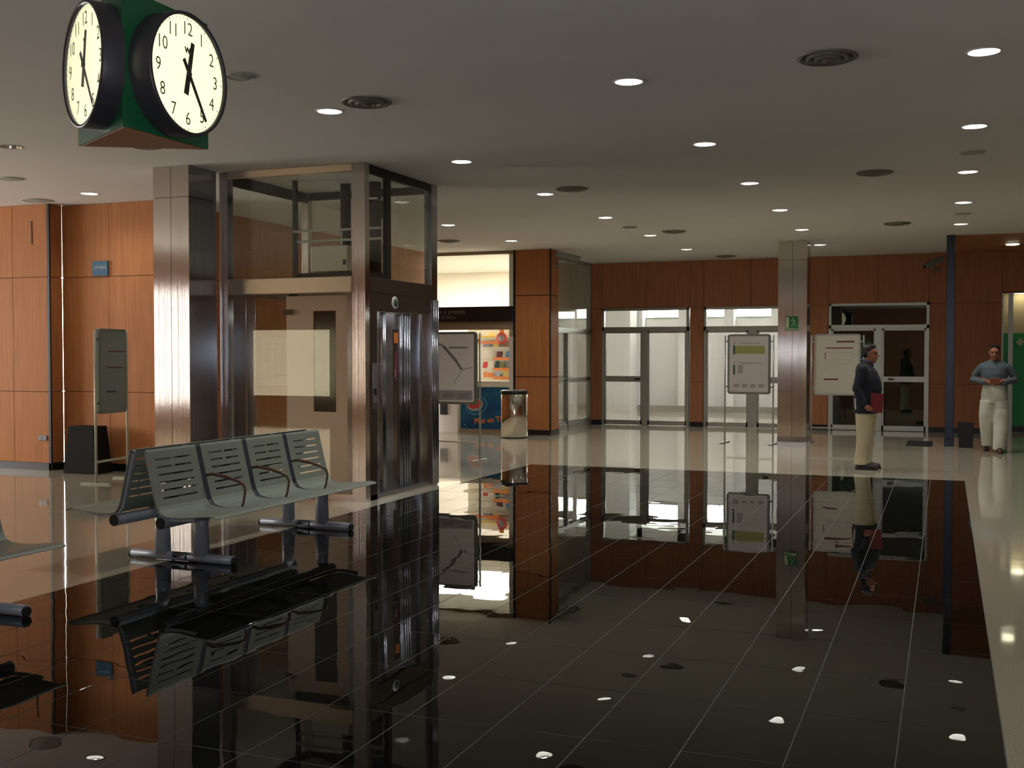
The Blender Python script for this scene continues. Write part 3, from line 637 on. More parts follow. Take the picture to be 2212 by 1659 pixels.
# ------------------------------------------------------------------ benches
def bench(side, ox, y0, label, group):
    """side +1: sits facing +x. origin at floor below the beam, seats run +y from y0"""
    t = thing('waiting_bench', label, 'bench', (ox, y0, 0), 0, group)
    L = 2.42; s = side; n = 4; sw = L/n
    MB().tube([(0, -.01, .375), (0, L-.02, .375)], .043, 18, caps=False).build('beam', 'bench_blue', t)
    for yy in (-.011, L-.019):
        MB().lathe([(.001, 0), (.036, 0), (.043, 0)], c=(0, yy, .375), n=18, M4=Matrix.Rotation(R90, 4, 'X')).build('end_cap', 'tube_in', t)
    # seat profile in (d, z): d is distance towards the sitter's front
    prof = [(-.145, .90), (-.135, .885), (-.105, .76), (-.075, .64), (-.05, .54), (-.03, .475), (0.0, .437), (.05, .422), (.14, .418), (.27, .43), (.40, .445), (.455, .44), (.47, .425)]
    bandz = 6
    for i in range(n):
        a = i*sw+(.004 if i == 0 else .030); b_ = (i+1)*sw-.030
        # back plate with slots, built as a grid of strips
        mb = MB(); th = .006
        import bisect
        ptsx = [Vector((d*s, 0, z)) for d, z in prof]
        cum = [0]
        for q in range(1, len(ptsx)): cum.append(cum[-1]+(ptsx[q]-ptsx[q-1]).length)
        def at(u):
            u = min(max(u, 0), cum[-1]); k = min(max(bisect.bisect(cum, u)-1, 0), len(cum)-2); f = (u-cum[k])/(cum[k+1]-cum[k]); return ptsx[k].lerp(ptsx[k+1], f)
        slots = [.075+.058*k for k in range(6)]
        us = sorted(set([0, .02] + [v for sl in slots for v in (sl, sl+.013)] + [.40, .43, .46, .49, .53, .58, .65, .74, .83, .90, cum[-1]-.05, cum[-1]-.02, cum[-1]]))
        ycols = [a, a+.012, a+.085, a+.255, a+.285, b_-.085, b_-.012, b_]
        vs = []; fsx = []
        nu, nc = len(us), len(ycols)
        for layer in (0, 1):
            for ui, u in enumerate(us):
                p = at(u); p2 = at(u+.004); p1 = at(u-.004); tt = (p2-p1).normalized(); nn = Vector((-tt.z, 0, tt.x))*s
                for yi, yy in enumerate(ycols):
                    q = p + (nn*(-th) if layer else Vector((0, 0, 0)))
                    if u > .50:       # towards the front the seats widen until they almost touch
                        f2 = min((u-.50)/.16, 1)
                        if yi <= 1 and i > 0: yy = yy-.027*f2
                        if yi >= nc-2 and i < n-1: yy = yy+.027*f2
                    vs.append((q.x, yy, q.z))
        def solid(ui, ci):
            u = us[ui]
            if any(abs(u-sl) < 1e-6 for sl in slots) and ci in (2, 4): return False
            if any(abs(u-sl) < 1e-6 for sl in slots) and ci == 3: return slots.index(min(slots, key=lambda q: abs(q-u))) < 2
            return True
        N = nu*nc
        idx = lambda l, ui, yi: l*N+ui*nc+yi
        for ui in range(nu-1):
            for ci in range(nc-1):
                if not solid(ui, ci): continue
                fsx.append((idx(0, ui, ci), idx(0, ui, ci+1), idx(0, ui+1, ci+1), idx(0, ui+1, ci)))
                fsx.append((idx(1, ui, ci), idx(1, ui+1, ci), idx(1, ui+1, ci+1), idx(1, ui, ci+1)))
                for (du, dc, e0, e1) in ((-1, 0, (ui, ci), (ui, ci+1)), (1, 0, (ui+1, ci+1), (ui+1, ci)), (0, -1, (ui+1, ci), (ui, ci)), (0, 1, (ui, ci+1), (ui+1, ci+1))):
                    u2, c2 = ui+du, ci+dc
                    if u2 < 0 or u2 >= nu-1 or c2 < 0 or c2 >= nc-1 or not solid(u2, c2):
                        fsx.append((idx(0, *e0), idx(1, *e0), idx(1, *e1), idx(0, *e1)))
        mb.add(vs, fsx); st = mb.build('seat', 'bench', t)
        md = st.modifiers.new('soft', 'BEVEL') if False else None
        for p in st.data.polygons: p.use_smooth = False
    # brackets between the seats, following the seat's profile
    def strip(yc, w, m, name, off=.004):
        mb = MB()
        pr = prof[:10]
        for (d0, z0), (d1, z1) in zip(pr, pr[1:]):
            tt = Vector((d1-d0, 0, z1-z0)).normalized(); nn = Vector((-tt.z, 0, tt.x))
            a0 = Vector((d0, 0, z0)); a1 = Vector((d1, 0, z1))
            pts = [a0-nn*.03, a1-nn*.03, a1-nn*off, a0-nn*off]
            vs = [(p.x*s, yc-w/2, p.z) for p in pts]+[(p.x*s, yc+w/2, p.z) for p in pts]
            mb.add(vs, [(0, 1, 2, 3), (7, 6, 5, 4), (0, 4, 5, 1), (1, 5, 6, 2), (2, 6, 7, 3), (3, 7, 4, 0)])
        mb.build(name, m, t)
    for i in range(1, n): strip(i*sw, .075, 'bench_dark', 'bracket')
    strip(.03, .02, 'bench_blue', 'bracket', .01); strip(L-.03, .02, 'bench_blue', 'bracket', .01)
    # armrests
    for i in range(1, n):
        yc = i*sw+.0
        pts = [(-.06*s, yc, .66), (.0, yc, .672), (.12*s, yc, .655), (.24*s, yc, .625), (.285*s, yc, .60), (.30*s, yc, .56), (.285*s, yc, .47), (.27*s, yc, .435)]
        MB().tube(pts, [.010, .013, .014, .013, .012, .010, .009, .009], 8).build('armrest', 'armwood', t)
    # T feet
    for yy in (.50, 2.27):
        lg = MB().tube([(-.03*s, yy, .05), (-.03*s, yy, .30), (-.01*s, yy, .345)], [.062, .055, .048], 18).build('leg', 'bench_blue', t)
        MB().tube([(-.28*s, yy, .036), (.26*s, yy, .036)], .034, 12).build('foot', 'bench_blue', lg)
        for e in (-.29, .27):
            MB().tube([((e-.01)*s, yy, .030), ((e+.012)*s, yy, .030)], .030, 10).build('foot_cap', 'tube_in', lg)
    return t
G = 'back to back perforated steel benches'
bench(1, -5.27, 6.53, 'grey perforated steel bench facing right in front of the lift', G)
bench(-1, -5.69, 6.53, 'grey perforated steel bench facing left with its back to the other', G)
bench(1, -5.47, 2.92, 'grey perforated steel bench cut by the left edge of the picture', G)

# ------------------------------------------------------------------ clock
ck = thing('three_faced_clock', 'green three sided clock with lit round dials hanging from the ceiling', 'clock')
cyaw = -.3722
a268 = math.atan((270-1106)/2400) + cyaw        # bearing of the near edge
Dn = 5.0; dist = Dn/math.cos(a268-cyaw)
near = Vector((math.sin(a268)*dist, math.cos(a268)*dist, 0))
vx = Vector((math.cos(a268), -math.sin(a268), 0)); vd = Vector((math.sin(a268), math.cos(a268), 0))   # right and away, seen along the bearing
th_r = math.radians(49.5); sd = .62
e_r = vx*math.cos(th_r) + vd*math.sin(th_r); n_r = vx*math.sin(th_r) - vd*math.cos(th_r)
th_l = math.radians(70.5)
e_l = -vx*math.cos(th_l) + vd*math.sin(th_l); n_l = -vx*math.sin(th_l) - vd*math.cos(th_l)
ck.location = (near.x, near.y, 2.62)
z0c, z1c = 2.62, 3.24
tri = [Vector((0, 0, 0)), e_r*sd, e_l*sd]
mb = MB(); mb.prism([(p.x, p.y) for p in tri], 0, z1c-z0c)
mb.build('housing', 'green', ck)
inner = [p*.93+(tri[1]+tri[2])/3*.07 for p in tri]
mb = MB(); mb.prism([(p.x, p.y) for p in inner], -.004, 0); mb.build('bottom_plate', mat('glow_tinted_bottom_plate', (.45, .17, .06), .5), ck)  # orange light on the underside is put into the plate's colour
cc = (tri[1]+tri[2])/3
mb = MB(); mb.tube([(cc.x, cc.y, z1c-z0c), (cc.x, cc.y, CEIL-z0c-.02)], .03, 14); mb.build('hanging_rod', 'green', ck)
mb = MB(); mb.lathe([(.001, 0), (.09, 0), (.09, .018), (.001, .018)], c=(cc.x, cc.y, CEIL-z0c-.02), n=24); mb.build('ceiling_rose', 'green', ck)
CR = .276
def dial(e, nrm, along, zc, tdr):
    # frame: X along the face to the viewer's right, Y up, Z outward
    X = Vector((0, 0, 1)).cross(nrm).normalized(); c = e*along + Vector((0, 0, zc-z0c))
    B = Matrix.Translation(c) @ Matrix(((X.x, 0, nrm.x, 0), (X.y, 0, nrm.y, 0), (X.z, 1, nrm.z, 0), (0, 0, 0, 1)))
    rim = MB(); rim.lathe([(CR+.012, 0), (CR+.012, tdr-.01), (CR+.008, tdr), (CR-.004, tdr), (CR-.006, tdr-.02), (CR-.006, tdr-.02)], n=64, M4=B); rm = rim.build('dial_case', 'clock_rim', ck)
    f = MB(); f.lathe([(.0005, tdr-.018), (CR-.004, tdr-.018)], n=64, M4=B); fc = f.build('dial', 'clock_face', ck)
    gl = MB(); gl.lathe([(.0005, tdr+.012), (CR*.5, tdr+.008), (CR*.85, tdr+.002), (CR-.006, tdr-.004)], n=48, M4=B); gl.build('dial_glass', 'glass', ck)
    def onface(w=.001): return B @ Matrix.Translation((0, 0, tdr-.018+w))
    for h in range(1, 13):
        a = math.radians(90-30*h); r = CR*.76
        text('numeral', str(h), .088, 'numeral', fc, onface() @ Matrix.Translation((r*math.cos(a), r*math.sin(a), 0)), ext=.0004, offset=-.0004, sx=.9)
    tk = MB()
    for k in range(60):
        a = math.radians(6*k); big = k % 5 == 0
        Mx = onface(.0012) @ Matrix.Rotation(a, 4, 'Z'); w = .0026 if big else .0012
        tk.box(-w, w, CR*.925, CR*.955, 0, .0006, M4=Mx)
    tk.build('minute_marks', 'numeral', fc, kind='stuff')
    text('maker_mark', 'W', .038, 'ink', fc, onface() @ Matrix.Translation((0, CR*.40, 0)), ext=.0005, offset=.002)
    def hand(ang, l0, l1, w, name, zz):
        Mx = onface(zz) @ Matrix.Rotation(-ang, 4, 'Z')
        MB().prism([(-w, -l0), (w, -l0), (w*.75, l1), (-w*.75, l1)], 0, .002, M4=Mx).build(name, 'ink', ck)
    hand(math.radians(12.4*30), .10, .155, .017, 'hour_hand', .006)
    hand(math.radians(25*6-2), .075, .235, .011, 'minute_hand', .009)
    cp = MB(); cp.lathe([(.001, tdr-.003), (.014, tdr-.003), (.014, tdr-.014)], n=16, M4=B); cp.build('hand_boss', 'ink', ck)
dial(e_r, n_r, sd*.53, 2.915, .12)
dial(e_l, n_l, sd*.39, 2.925, .102)
third = (tri[1]+tri[2])/2; n_b = third.normalized()
dial(Vector((third.x, third.y, 0)), n_b, 1.0, 2.915, .12)

# ------------------------------------------------------------------ freestanding signs
def sign_stand(x, y, rz, w, z0, z1, label, paper, gap=.05, frame='sign_frame', post='alu', footlen=.5):
    t = thing('information_stand', label, 'sign', (x, y, 0), rz, 'poster stands on two posts')
    h = z1-z0; zc = (z0+z1)/2
    for s in (-1, 1):
        px = s*(w/2+gap)
        p = MB().tube([(px, 0, .02), (px, 0, z1-.02)], .016, 10).build('post', post, t)
        for zz in (z1-.13, z0+.13): MB().box(min(px, s*w/2), max(px, s*w/2), -.008, .008, zz-.012, zz+.012).build('clip', frame, t)
        MB().box(px-.03, px+.03, -footlen/2, footlen/2, 0, .018).build('foot', post, t, bevel=.005)
    Mx = Matrix.Translation((0, 0, zc)) @ UP
    o1 = MB().prism(rrect(w, h, .05), -.025, .025, M4=Mx).build('frame', frame, t)
    o2 = MB().prism(rrect(w-.075, h-.075, .022), -.0265, .0265, M4=Mx).build('poster', paper, t)
    MB().box(-w/2-gap, w/2+gap, -.012, .012, .26, .285).build('crossbar', post, t)
    return t, o2
def pbar(par, m, x0, x1, z0, z1, name='print_block', y=-.0265):
    MB().box(x0, x1, y-.0012, y, z0, z1).build(name, m, par)
# departures poster before the white door
t, p = sign_stand(-3.27, 20.0, -.09, .77, .88, 1.95, 'poster stand with olive timetable block before the bright doors', 'poster')
text('heading', 'Salidas de trenes', .052, 'faint', p, Matrix.Translation((0.03, -.028, 1.79)) @ UP)
pbar(p, 'olive', -.24, .29, 1.60, 1.74); pbar(p, 'darkgreen', -.28, -.245, 1.59, 1.75); pbar(p, 'darkgreen', -.265, -.258, 1.76, 1.82)
text('heading', 'Llegadas de trenes', .052, 'faint', p, Matrix.Translation((0.02, -.028, 1.44)) @ UP)
pbar(p, 'faint', -.20, -.10, 1.25, 1.40); pbar(p, 'darkgreen', -.28, -.245, 1.23, 1.40); pbar(p, 'darkgreen', -.265, -.258, 1.41, 1.46)
for k in range(4): pbar(p, 'faint', -.27+.15*k, -.17+.15*k, 1.0, 1.06)
# second poster
t, p = sign_stand(-1.80, 20.55, -.02, .80, .86, 1.95, 'pale poster stand with maroon headings beside the standing man', 'poster_b', frame='alu')
pbar(p, 'maroon', -.02, .29, 1.80, 1.83); pbar(p, 'maroon', -.20, .27, 1.69, 1.712)
pbar(p, 'maroon', -.215, -.20, 1.50, 1.62)
pbar(p, 'faint', -.20, .27, 1.49, 1.495); pbar(p, 'faint', -.20, .27, 1.62, 1.625); pbar(p, 'faint', .265, .27, 1.49, 1.625)
pbar(p, 'faint', -.20, .27, 1.42, 1.425); pbar(p, 'faint', -.20, -.195, 1.28, 1.425); pbar(p, 'maroon', -.23, 0.02, 1.13, 1.16)
# map poster by the shop
t, p = sign_stand(-6.98, 15.3, -.08, .92, .84, 1.93, 'large map poster stand between the lift and the shop', 'poster_map', frame='sign_frame')
mb = MB()
for a, b_, w in (((-.1, 1.72), (.12, 1.50), .03), ((.12, 1.50), (.22, 1.36), .026), ((.22, 1.36), (.40, 1.40), .008), ((.2, 1.33), (.08, 1.15), .006), ((-.3, 1.8), (-.1, 1.72), .02)):
    A = Vector((a[0], -.0275, a[1])); B2 = Vector((b_[0], -.0275, b_[1])); mb.tube([A, B2], [w, w], 4)
mm = mb
vs = [Vector((v.x, -.0265 + (v.y+.0275)*.02, v.z)) for v in mm.v]; mm.v = vs
mm.build('river_print', 'mauve', p)
pbar(p, 'mauve', -.40, .40, .90, 1.05); pbar(p, 'faint', .0, .32, 1.68, 1.705)
for k in range(3): pbar(p, 'faint', -.36+.25*k, -.16+.25*k, .93, 1.01, y=-.0278)
# grey stand at left
t, p = sign_stand(-9.72, 11.12, math.radians(98), .60, .86, 1.91, 'grey poster stand seen almost edge on before the orange wall', 'poster_left', post='post_pale', footlen=.4, gap=.04)
for zf, x0, x1, m in ((1.70, -.1, .2, 'faint'), (1.62, -.1, .25, 'maroon'), (1.42, -.12, .2, 'maroon'), (1.12, -.14, .05, 'ink')): pbar(p, m, x0, x1, zf, zf+.02)

# ------------------------------------------------------------------ small wall things
t = thing('blue_plate', 'small blue plate fixed high on the orange wall', 'sign', (-10.725, 12.08, 2.66)); O = t.location
MB(O).box(-10.86, -10.60, 12.07, 12.09, 2.66, 2.86).build('plate', 'signblue', t)
text('lettering', 'consigna', .06, 'white_print', t, Matrix.Translation((0, -.0125, .12)) @ UP)
t = thing('wall_socket', 'double grey socket low on the proud orange wall', 'socket', (-11.54, 11.84, .45)); O = t.location
for k in (0, 1): MB(O).box(-11.61+.075*k, -11.54+.075*k, 11.832, 11.846, .41, .48).build('plate', 'socket', t, bevel=.003)
t = thing('slot_vent', 'thin dark vertical slot high on the orange wall', 'vent', (-11.70, 11.84, 3.1)); MB(t.location).box(-11.708, -11.692, 11.843, 11.849, 3.1, 3.42).build('slot', 'black', t)
# tapered dark bin by left wall
t = thing('tapered_bin', 'dark tapered litter bin standing against the orange wall', 'litter bin', (-10.74, 11.82, 0)); 
def taper(w0, d0, w1, d1, h, z=0):
    return [(-w0/2,-d0/2,z),(w0/2,-d0/2,z),(w0/2,d0/2,z),(-w0/2,d0/2,z),(-w1/2,-d1/2,z+h),(w1/2,-d1/2,z+h),(w1/2,d1/2,z+h),(-w1/2,d1/2,z+h)], [(0,3,2,1),(4,5,6,7),(0,1,5,4),(1,2,6,5),(2,3,7,6),(3,0,4,7)]
MB().add(*taper(.54, .34, .43, .26, .60)).build('body', 'darkmarble', t, bevel=.012)
MB().add(*taper(.44, .27, .42, .25, .03, .60)).build('lid', 'darkmarble', t, bevel=.006)
# steel bin at the column
t = thing('steel_bin', 'tall cylindrical polished steel bin beside the wooden column', 'litter bin', (-7.66, 19.75, 0))
MB().lathe([(.001, .02), (.255, .02), (.262, .03), (.262, .82), (.255, .83)], n=48).build('body', 'binsteel', t)
MB().lathe([(.25, 0), (.25, .022), (.001, .022)], n=40).build('base_ring', 'black', t)
MB().lathe([(.262, .83), (.27, .84), (.27, .895), (.255, .905), (.20, .91), (.16, .87), (.001, .87)], n=48).build('lid', 'black', t)
MB().lathe([(.20, .9105), (.225, .912), (.235, .908)], n=40).build('ash_ring', 'tan', t)
# black bin and mat at right
t = thing('black_bin', 'low black bin beside the blue column', 'litter bin', (.33, 20.5, 0))
MB().add(*taper(.22, .22, .25, .25, .40)).build('body', 'darkbin', t, bevel=.008)
MB().add(*taper(.262, .262, .255, .255, .025, .40)).build('rim', 'darkbin', t, bevel=.004)
t = thing('door_mat', 'small black mat on the beige floor before the dark door', 'mat', (-.42, 21.0, 0)); 
MB().box(-.2, .2, -.55, .55, 0, .012).build('pad', 'matt', t, bevel=.004)
MB().box(-.215, .215, -.565, .565, 0, .006).build('border', 'black', t)
# cameras
def cctv(loc, aim, label, arm):
    t = thing('security_camera', label, 'camera', loc)
    A = Vector(aim).normalized(); rot = A.to_track_quat('Y', 'Z').to_matrix().to_4x4()
    MB().box(-.05, .05, -.24, .22, -.045, .045, M4=rot).build('housing', 'cam', t, bevel=.01)
    MB().box(-.06, .06, -.25, .27, .047, .058, M4=rot).build('sun_shield', 'cam', t, bevel=.004)
    MB().tube([tuple(rot @ Vector((0, .221, 0))), tuple(rot @ Vector((0, .232, 0)))], .035, 16).build('lens', 'black', t)
    MB().tube([(0, 0, -.04), (0, 0, -.13), tuple(Vector(arm))], .014, 8).build('bracket', 'cam', t)
    a = Vector(arm); MB().lathe([(.001, 0), (.04, 0), (.04, .03), (.001, .03)], c=tuple(a), n=16, M4=Matrix.Rotation(R90 if abs(a.y) > abs(a.x) else 0, 4, 'X') if abs(a.y) > abs(a.x) else Matrix.Rotation(R90 if a.x < 0 else -R90, 4, 'Y')).build('wall_mount', 'cam', t)
cctv((-6.93, 20.75, 3.50), (.9, .4, -.22), 'grey security camera on the wooden column near the shop', (-.24, -.02, -.15))
cctv((-.25, 23.9, 3.42), (-.7, -.55, -.35), 'dim security camera on the back wall beside the blue column', (.06, .27, -.12))

# ------------------------------------------------------------------ shop furniture
ct = thing('shop_counter', 'shop counter with a blue printed front and cream top', 'counter', (-8.6, 20.75, 0)); O = ct.location
MB(O).box(-9.22, -8.14, 20.72, 21.15, .05, .93).build('body', 'cream', ct)
fr = MB(O).box(-9.21, -8.15, 20.70, 20.72, .08, .92).build('front_panel', 'counterblue', ct)
MB(O).box(-9.22, -8.14, 20.69, 21.17, .93, 1.05).build('worktop', 'counterwhite', ct, bevel=.008)
MB(O).box(-9.22, -8.14, 20.68, 21.15, 0, .07).build('plinth', 'tan', ct)
def ell(cx, cz, rx, rz, y, m, name, n=28, tilt=0):
    pts = []
    for k in range(n):
        a = 2*math.pi*k/n; u, v = rx*math.cos(a), rz*math.sin(a)
        pts.append((cx+u*math.cos(tilt)-v*math.sin(tilt)-O.x, cz+u*math.sin(tilt)+v*math.cos(tilt)))
    MB().prism(pts, 0, .003, M4=Matrix.Translation((0, y-O.y, 0)) @ UP).build(name, m, fr)
ell(-8.86, .56, .24, .20, 20.698, 'skyblue', 'emblem_ring', tilt=.2)
ell(-8.86, .56, .215, .175, 20.695, 'counterblue', 'emblem_ring', tilt=.2)
ell(-8.88, .57, .18, .125, 20.692, 'white_print', 'emblem_ring', tilt=.2)
ell(-8.88, .58, .16, .095, 20.689, 'red', 'emblem_ring', tilt=.2)
text('slogan', 'Plus en Tienda', .15, 'orange', fr, Matrix.Translation((-8.46+8.6, 20.694-O.y, .27)) @ UP @ Matrix.Rotation(.10, 4, 'Z'), ext=.002, offset=.004)
for sx, sz, sr in ((-8.26, .40, .022), (-8.2, .14, .014), (-9.12, .16, .015), (-8.33, .75, .012)): ell(sx, sz, sr, sr, 20.698, 'white_print', 'star')
ct2 = thing('display_cabinet', 'white shop cabinet left of the blue counter', 'cabinet', (-9.75, 20.9, 0)); O = ct2.location
MB(O).box(-10.3, -9.3, 20.75, 21.1, 0, .95).build('body', 'cream', ct2)
MB(O).box(-9.68, -9.52, 20.73, 20.75, .35, .62).build('dark_panel', 'ink', ct2)
MB(O).box(-10.32, -9.28, 20.73, 21.12, .95, 1.0).build('worktop', 'counterwhite', ct2)
# magazine rack
rk = thing('magazine_rack', 'cream magazine rack with tiers behind the shop counter', 'shelf', (-8.75, 21.7, 0)); O = rk.location
MB(O).box(-9.5, -8.36, 21.75, 21.8, 0, 2.12).build('back_panel', 'counterwhite', rk)
for z in (1.10, 1.30, 1.52, 1.74, 1.95): MB(O).box(-9.5, -8.42, 21.50, 21.75, z-.012, z).build('tier', 'counterwhite', rk)
for z, a, b_ in ((1.10, -8.82, -8.46), (1.28, -8.82, -8.46), (1.50, -8.82, -8.46), (1.84, -9.2, -8.7), (1.95, -9.2, -8.5)): MB(O).box(a, b_, 21.49, 21.50, z-.03, z+.025).build('price_strip', 'orange' if z < 1.9 else 'yellow', rk)
MB(O).box(-8.42, -8.36, 21.45, 21.8, 0, 2.1).build('side_panel', 'fascia', rk)
items = [(-9.05, 1.10, .08, .12, 'orange'), (-8.93, 1.10, .13, .10, 'orange'), (-8.76, 1.10, .09, .14, 'white_print'), (-8.58, 1.10, .13, .17, 'yellow'), (-9.05, 1.30, .1, .13, 'red'), (-8.92, 1.30, .12, .14, 'counterwhite'),
         (-8.78, 1.30, .09, .15, 'darkgreen'), (-8.66, 1.30, .09, .13, 'olive'), (-8.52, 1.30, .11, .13, 'faint'), (-8.72, 1.52, .13, .13, 'maroon'), (-8.52, 1.52, .12, .13, 'skyblue'), (-9.04, 1.74, .10, .14, 'mauve'),
         (-8.92, 1.74, .10, .14, 'faint'), (-8.80, 1.74, .12, .15, 'yellow'), (-9.0, 1.52, .12, .15, 'counterwhite'), (-8.9, 1.95, .16, .09, 'yellow')]
where = ['bottom tier', 'lower tier', 'middle tier', 'upper tier', 'top tier']
zt = [1.10, 1.30, 1.52, 1.74, 1.95]
colname = {'orange': 'orange', 'white_print': 'pale grey', 'yellow': 'yellow', 'red': 'red', 'counterwhite': 'cream', 'darkgreen': 'dark green', 'olive': 'olive', 'faint': 'grey brown', 'maroon': 'dark red', 'skyblue': 'blue', 'mauve': 'mauve'}
seen = {}
for (mx, mz, mw, mh, mm_) in items:
    k = (mm_, mz); seen[k] = seen.get(k, 0)+1
    o = MB((mx, 21.6, mz)).box(mx-mw/2, mx+mw/2, 21.60, 21.615, mz+.002, mz+mh).build('magazine', mm_)
    for v in o.data.vertices: v.co.y += v.co.z*.35
    o.location = (mx, 21.6, mz)
    lab = '%s magazine on the %s of the shop rack' % (colname[mm_], where[zt.index(mz)])
    if mm_ == 'orange': lab = ('narrow ' if mw < .1 else 'wide ') + lab
    tag(o, lab, 'magazine', 'magazines on the shop rack')
rs = thing('round_sign', 'round red sign with a grey centre hanging over the shop counter', 'sign', (-8.56, 21.35, 1.92))
MB().lathe([(.001, .02), (.12, .02), (.12, 0), (.001, 0)], n=32, M4=Matrix.Rotation(R90, 4, 'X')).build('disc', 'red', rs)
MB().lathe([(.001, .026), (.07, .026), (.07, .02)], n=28, M4=Matrix.Rotation(R90, 4, 'X')).build('centre', 'faint', rs)
MB().box(-.05, .05, -.012, -.002, .11, .19).build('tab', 'orange', rs)
MB().tube([(0, 0, .12), (0, 0, 1.1)], .004, 6).build('wire', 'alu', rs)

# ------------------------------------------------------------------ people
def blob(name, items, m, parent, voxel=.011, it=4, fac=.5):
    bm = bmesh.new()
    def addv(vs, fs):
        bv = [bm.verts.new(v) for v in vs]
        for f in fs:
            try: bm.faces.new([bv[i] for i in f])
            except ValueError: pass
    for q in items:
        if q[0] == 'e':      # ellipsoid centre, radii, optional rotation y
            r = bmesh.ops.create_icosphere(bm, subdivisions=3, radius=1)
            R = q[3] if len(q) > 3 else Matrix.Identity(4)
            T = Matrix.Translation(q[1]) @ R @ Matrix.Diagonal((*q[2], 1))
            bmesh.ops.transform(bm, matrix=T, verts=r['verts'])
        elif q[0] == 'c':    # capsule chain: points, radii
            pts = [Vector(p) for p in q[1]]; rs = q[2]
            mb = MB(); mb.tube(pts, list(rs), 14); addv(mb.v, mb.f)
            for p, r_ in zip(pts, rs):
                r = bmesh.ops.create_icosphere(bm, subdivisions=2, radius=r_*1.0); bmesh.ops.transform(bm, matrix=Matrix.Translation(p), verts=r['verts'])
        elif q[0] == 'l':    # loft of horizontal ellipses (x,y,z,rx,ry)
            n = 22; vs = []
            for (x, y, z, rx, ry) in q[1]:
                vs += [(x+rx*math.cos(2*math.pi*k/n), y+ry*math.sin(2*math.pi*k/n), z) for k in range(n)]
            m_ = len(q[1]); fs = [(i*n+k, i*n+(k+1) % n, (i+1)*n+(k+1) % n, (i+1)*n+k) for i in range(m_-1) for k in range(n)]
            fs += [tuple(reversed(range(n))), tuple((m_-1)*n+k for k in range(n))]
            addv(vs, fs)
    bmesh.ops.recalc_face_normals(bm, faces=list(bm.faces))
    me = bpy.data.meshes.new('tmp'); bm.to_mesh(me); bm.free()
    o = bpy.data.objects.new('tmp', me); C.objects.link(o)
    r = o.modifiers.new('r', 'REMESH'); r.mode = 'VOXEL'; r.voxel_size = voxel
    s_ = o.modifiers.new('s', 'SMOOTH'); s_.iterations = it; s_.factor = fac
    dg = bpy.context.evaluated_depsgraph_get(); dg.update()
    me2 = bpy.data.meshes.new_from_object(o.evaluated_get(dg)); me2.name = name
    bpy.data.objects.remove(o)
    me2.materials.clear(); me2.materials.append(M[m] if isinstance(m, str) else m)
    me2.polygons.foreach_set('use_smooth', [True]*len(me2.polygons))
    ob = bpy.data.objects.new(name, me2); C.objects.link(ob); ob.parent = parent
    return ob
def hand_items(w, d, side, palm_n):
    """w wrist point, d direction of the hand, palm_n palm normal; fingers curl towards palm_n; side: thumb direction sign"""
    w = Vector(w); d = Vector(d).normalized(); pn = Vector(palm_n); pn = (pn-d*pn.dot(d)).normalized(); u = d.cross(pn).normalized()*side
    it = [('c', [w, w+d*.03, w+d*.075], [.024, .027, .024]), ('c', [w+d*.03+u*.018, w+d*.08+u*.026], [.018, .014]), ('c', [w+d*.03-u*.018, w+d*.075-u*.026], [.018, .014])]
    for k, (o, l) in enumerate(((.028, .9), (.010, 1.0), (-.009, .95), (-.027, .75))):
        b = w+d*.085+u*o; j1 = b+(d*.8+pn*.35)*.036*l; j2 = j1+(d*.35+pn*.85)*.027*l; j3 = j2+(-d*.2+pn*.9)*.02*l
        it.append(('c', [b, j1, j2, j3], [.0095, .009, .0085, .0075]))
    t0 = w+d*.025+u*.028; t1 = t0+(u*.6+d*.7+pn*.25)*.035; t2 = t1+(u*.1+d*.8+pn*.6)*.03
    it.append(('c', [t0, t1, t2], [.013, .011, .009]))
    return it
skin = mat('skin_tone', (.33, .13, .075), .55)
def head_items(x=0, z=1.60):
    return [('e', (x-.005, 0, z+.045), (.098, .077, .088)), ('e', (x+.022, 0, z-.02), (.072, .064, .09)), ('e', (x+.05, 0, z-.085), (.036, .034, .03)),
            ('c', [(x+.088, 0, z+.02), (x+.112, 0, z-.018)], [.010, .015]), ('e', (x+.085, 0, z-.055), (.016, .026, .010)),
            ('e', (x-.008, .078, z+.0), (.018, .010, .032)), ('e', (x-.008, -.078, z+.0), (.018, .010, .032)),
            ('c', [(x+.086, -.045, z+.042), (x+.094, 0, z+.040), (x+.086, .045, z+.042)], [.010, .012, .010]),
            ('c', [(x-.02, 0, z-.06), (x-.035, 0, z-.16)], [.056, .062])]
def face_parts(t, x, z, hairm, body):
    for s in (-1, 1):
        o = MB().lathe([(.001, .011), (.006, .009), (.010, .004), (.011, -.003)], c=(x+.083, s*.031, z+.016), n=12, M4=Matrix.Rotation(R90, 4, 'Y')).build('eye', 'ink', body)
        MB().tube([(x+.090, s*.016, z+.036), (x+.092, s*.033, z+.042), (x+.080, s*.050, z+.036)], .005, 6).build('eyebrow', hairm, body)
    MB().tube([(x+.092, -.022, z-.052), (x+.101, 0, z-.053), (x+.092, .022, z-.052)], .004, 6).build('mouth', 'maroon', body)
def hair(t, x, z, m, body):
    blob('hair', [('e', (x-.022, 0, z+.075), (.098, .083, .078)), ('e', (x-.055, 0, z+.03), (.062, .079, .08)), ('e', (x+.015, 0, z+.118), (.062, .068, .034)),
                  ('c', [(x-.03, .076, z+.04), (x-.02, .08, z+.01)], [.014, .010]), ('c', [(x-.03, -.076, z+.04), (x-.02, -.08, z+.01)], [.014, .010])], m, body, .009, 3)
M['hair'] = mat('dark_hair', (.012, .009, .008), .5)
M['jacket'] = mat('navy_black_jacket', (.006, .008, .016), .75)
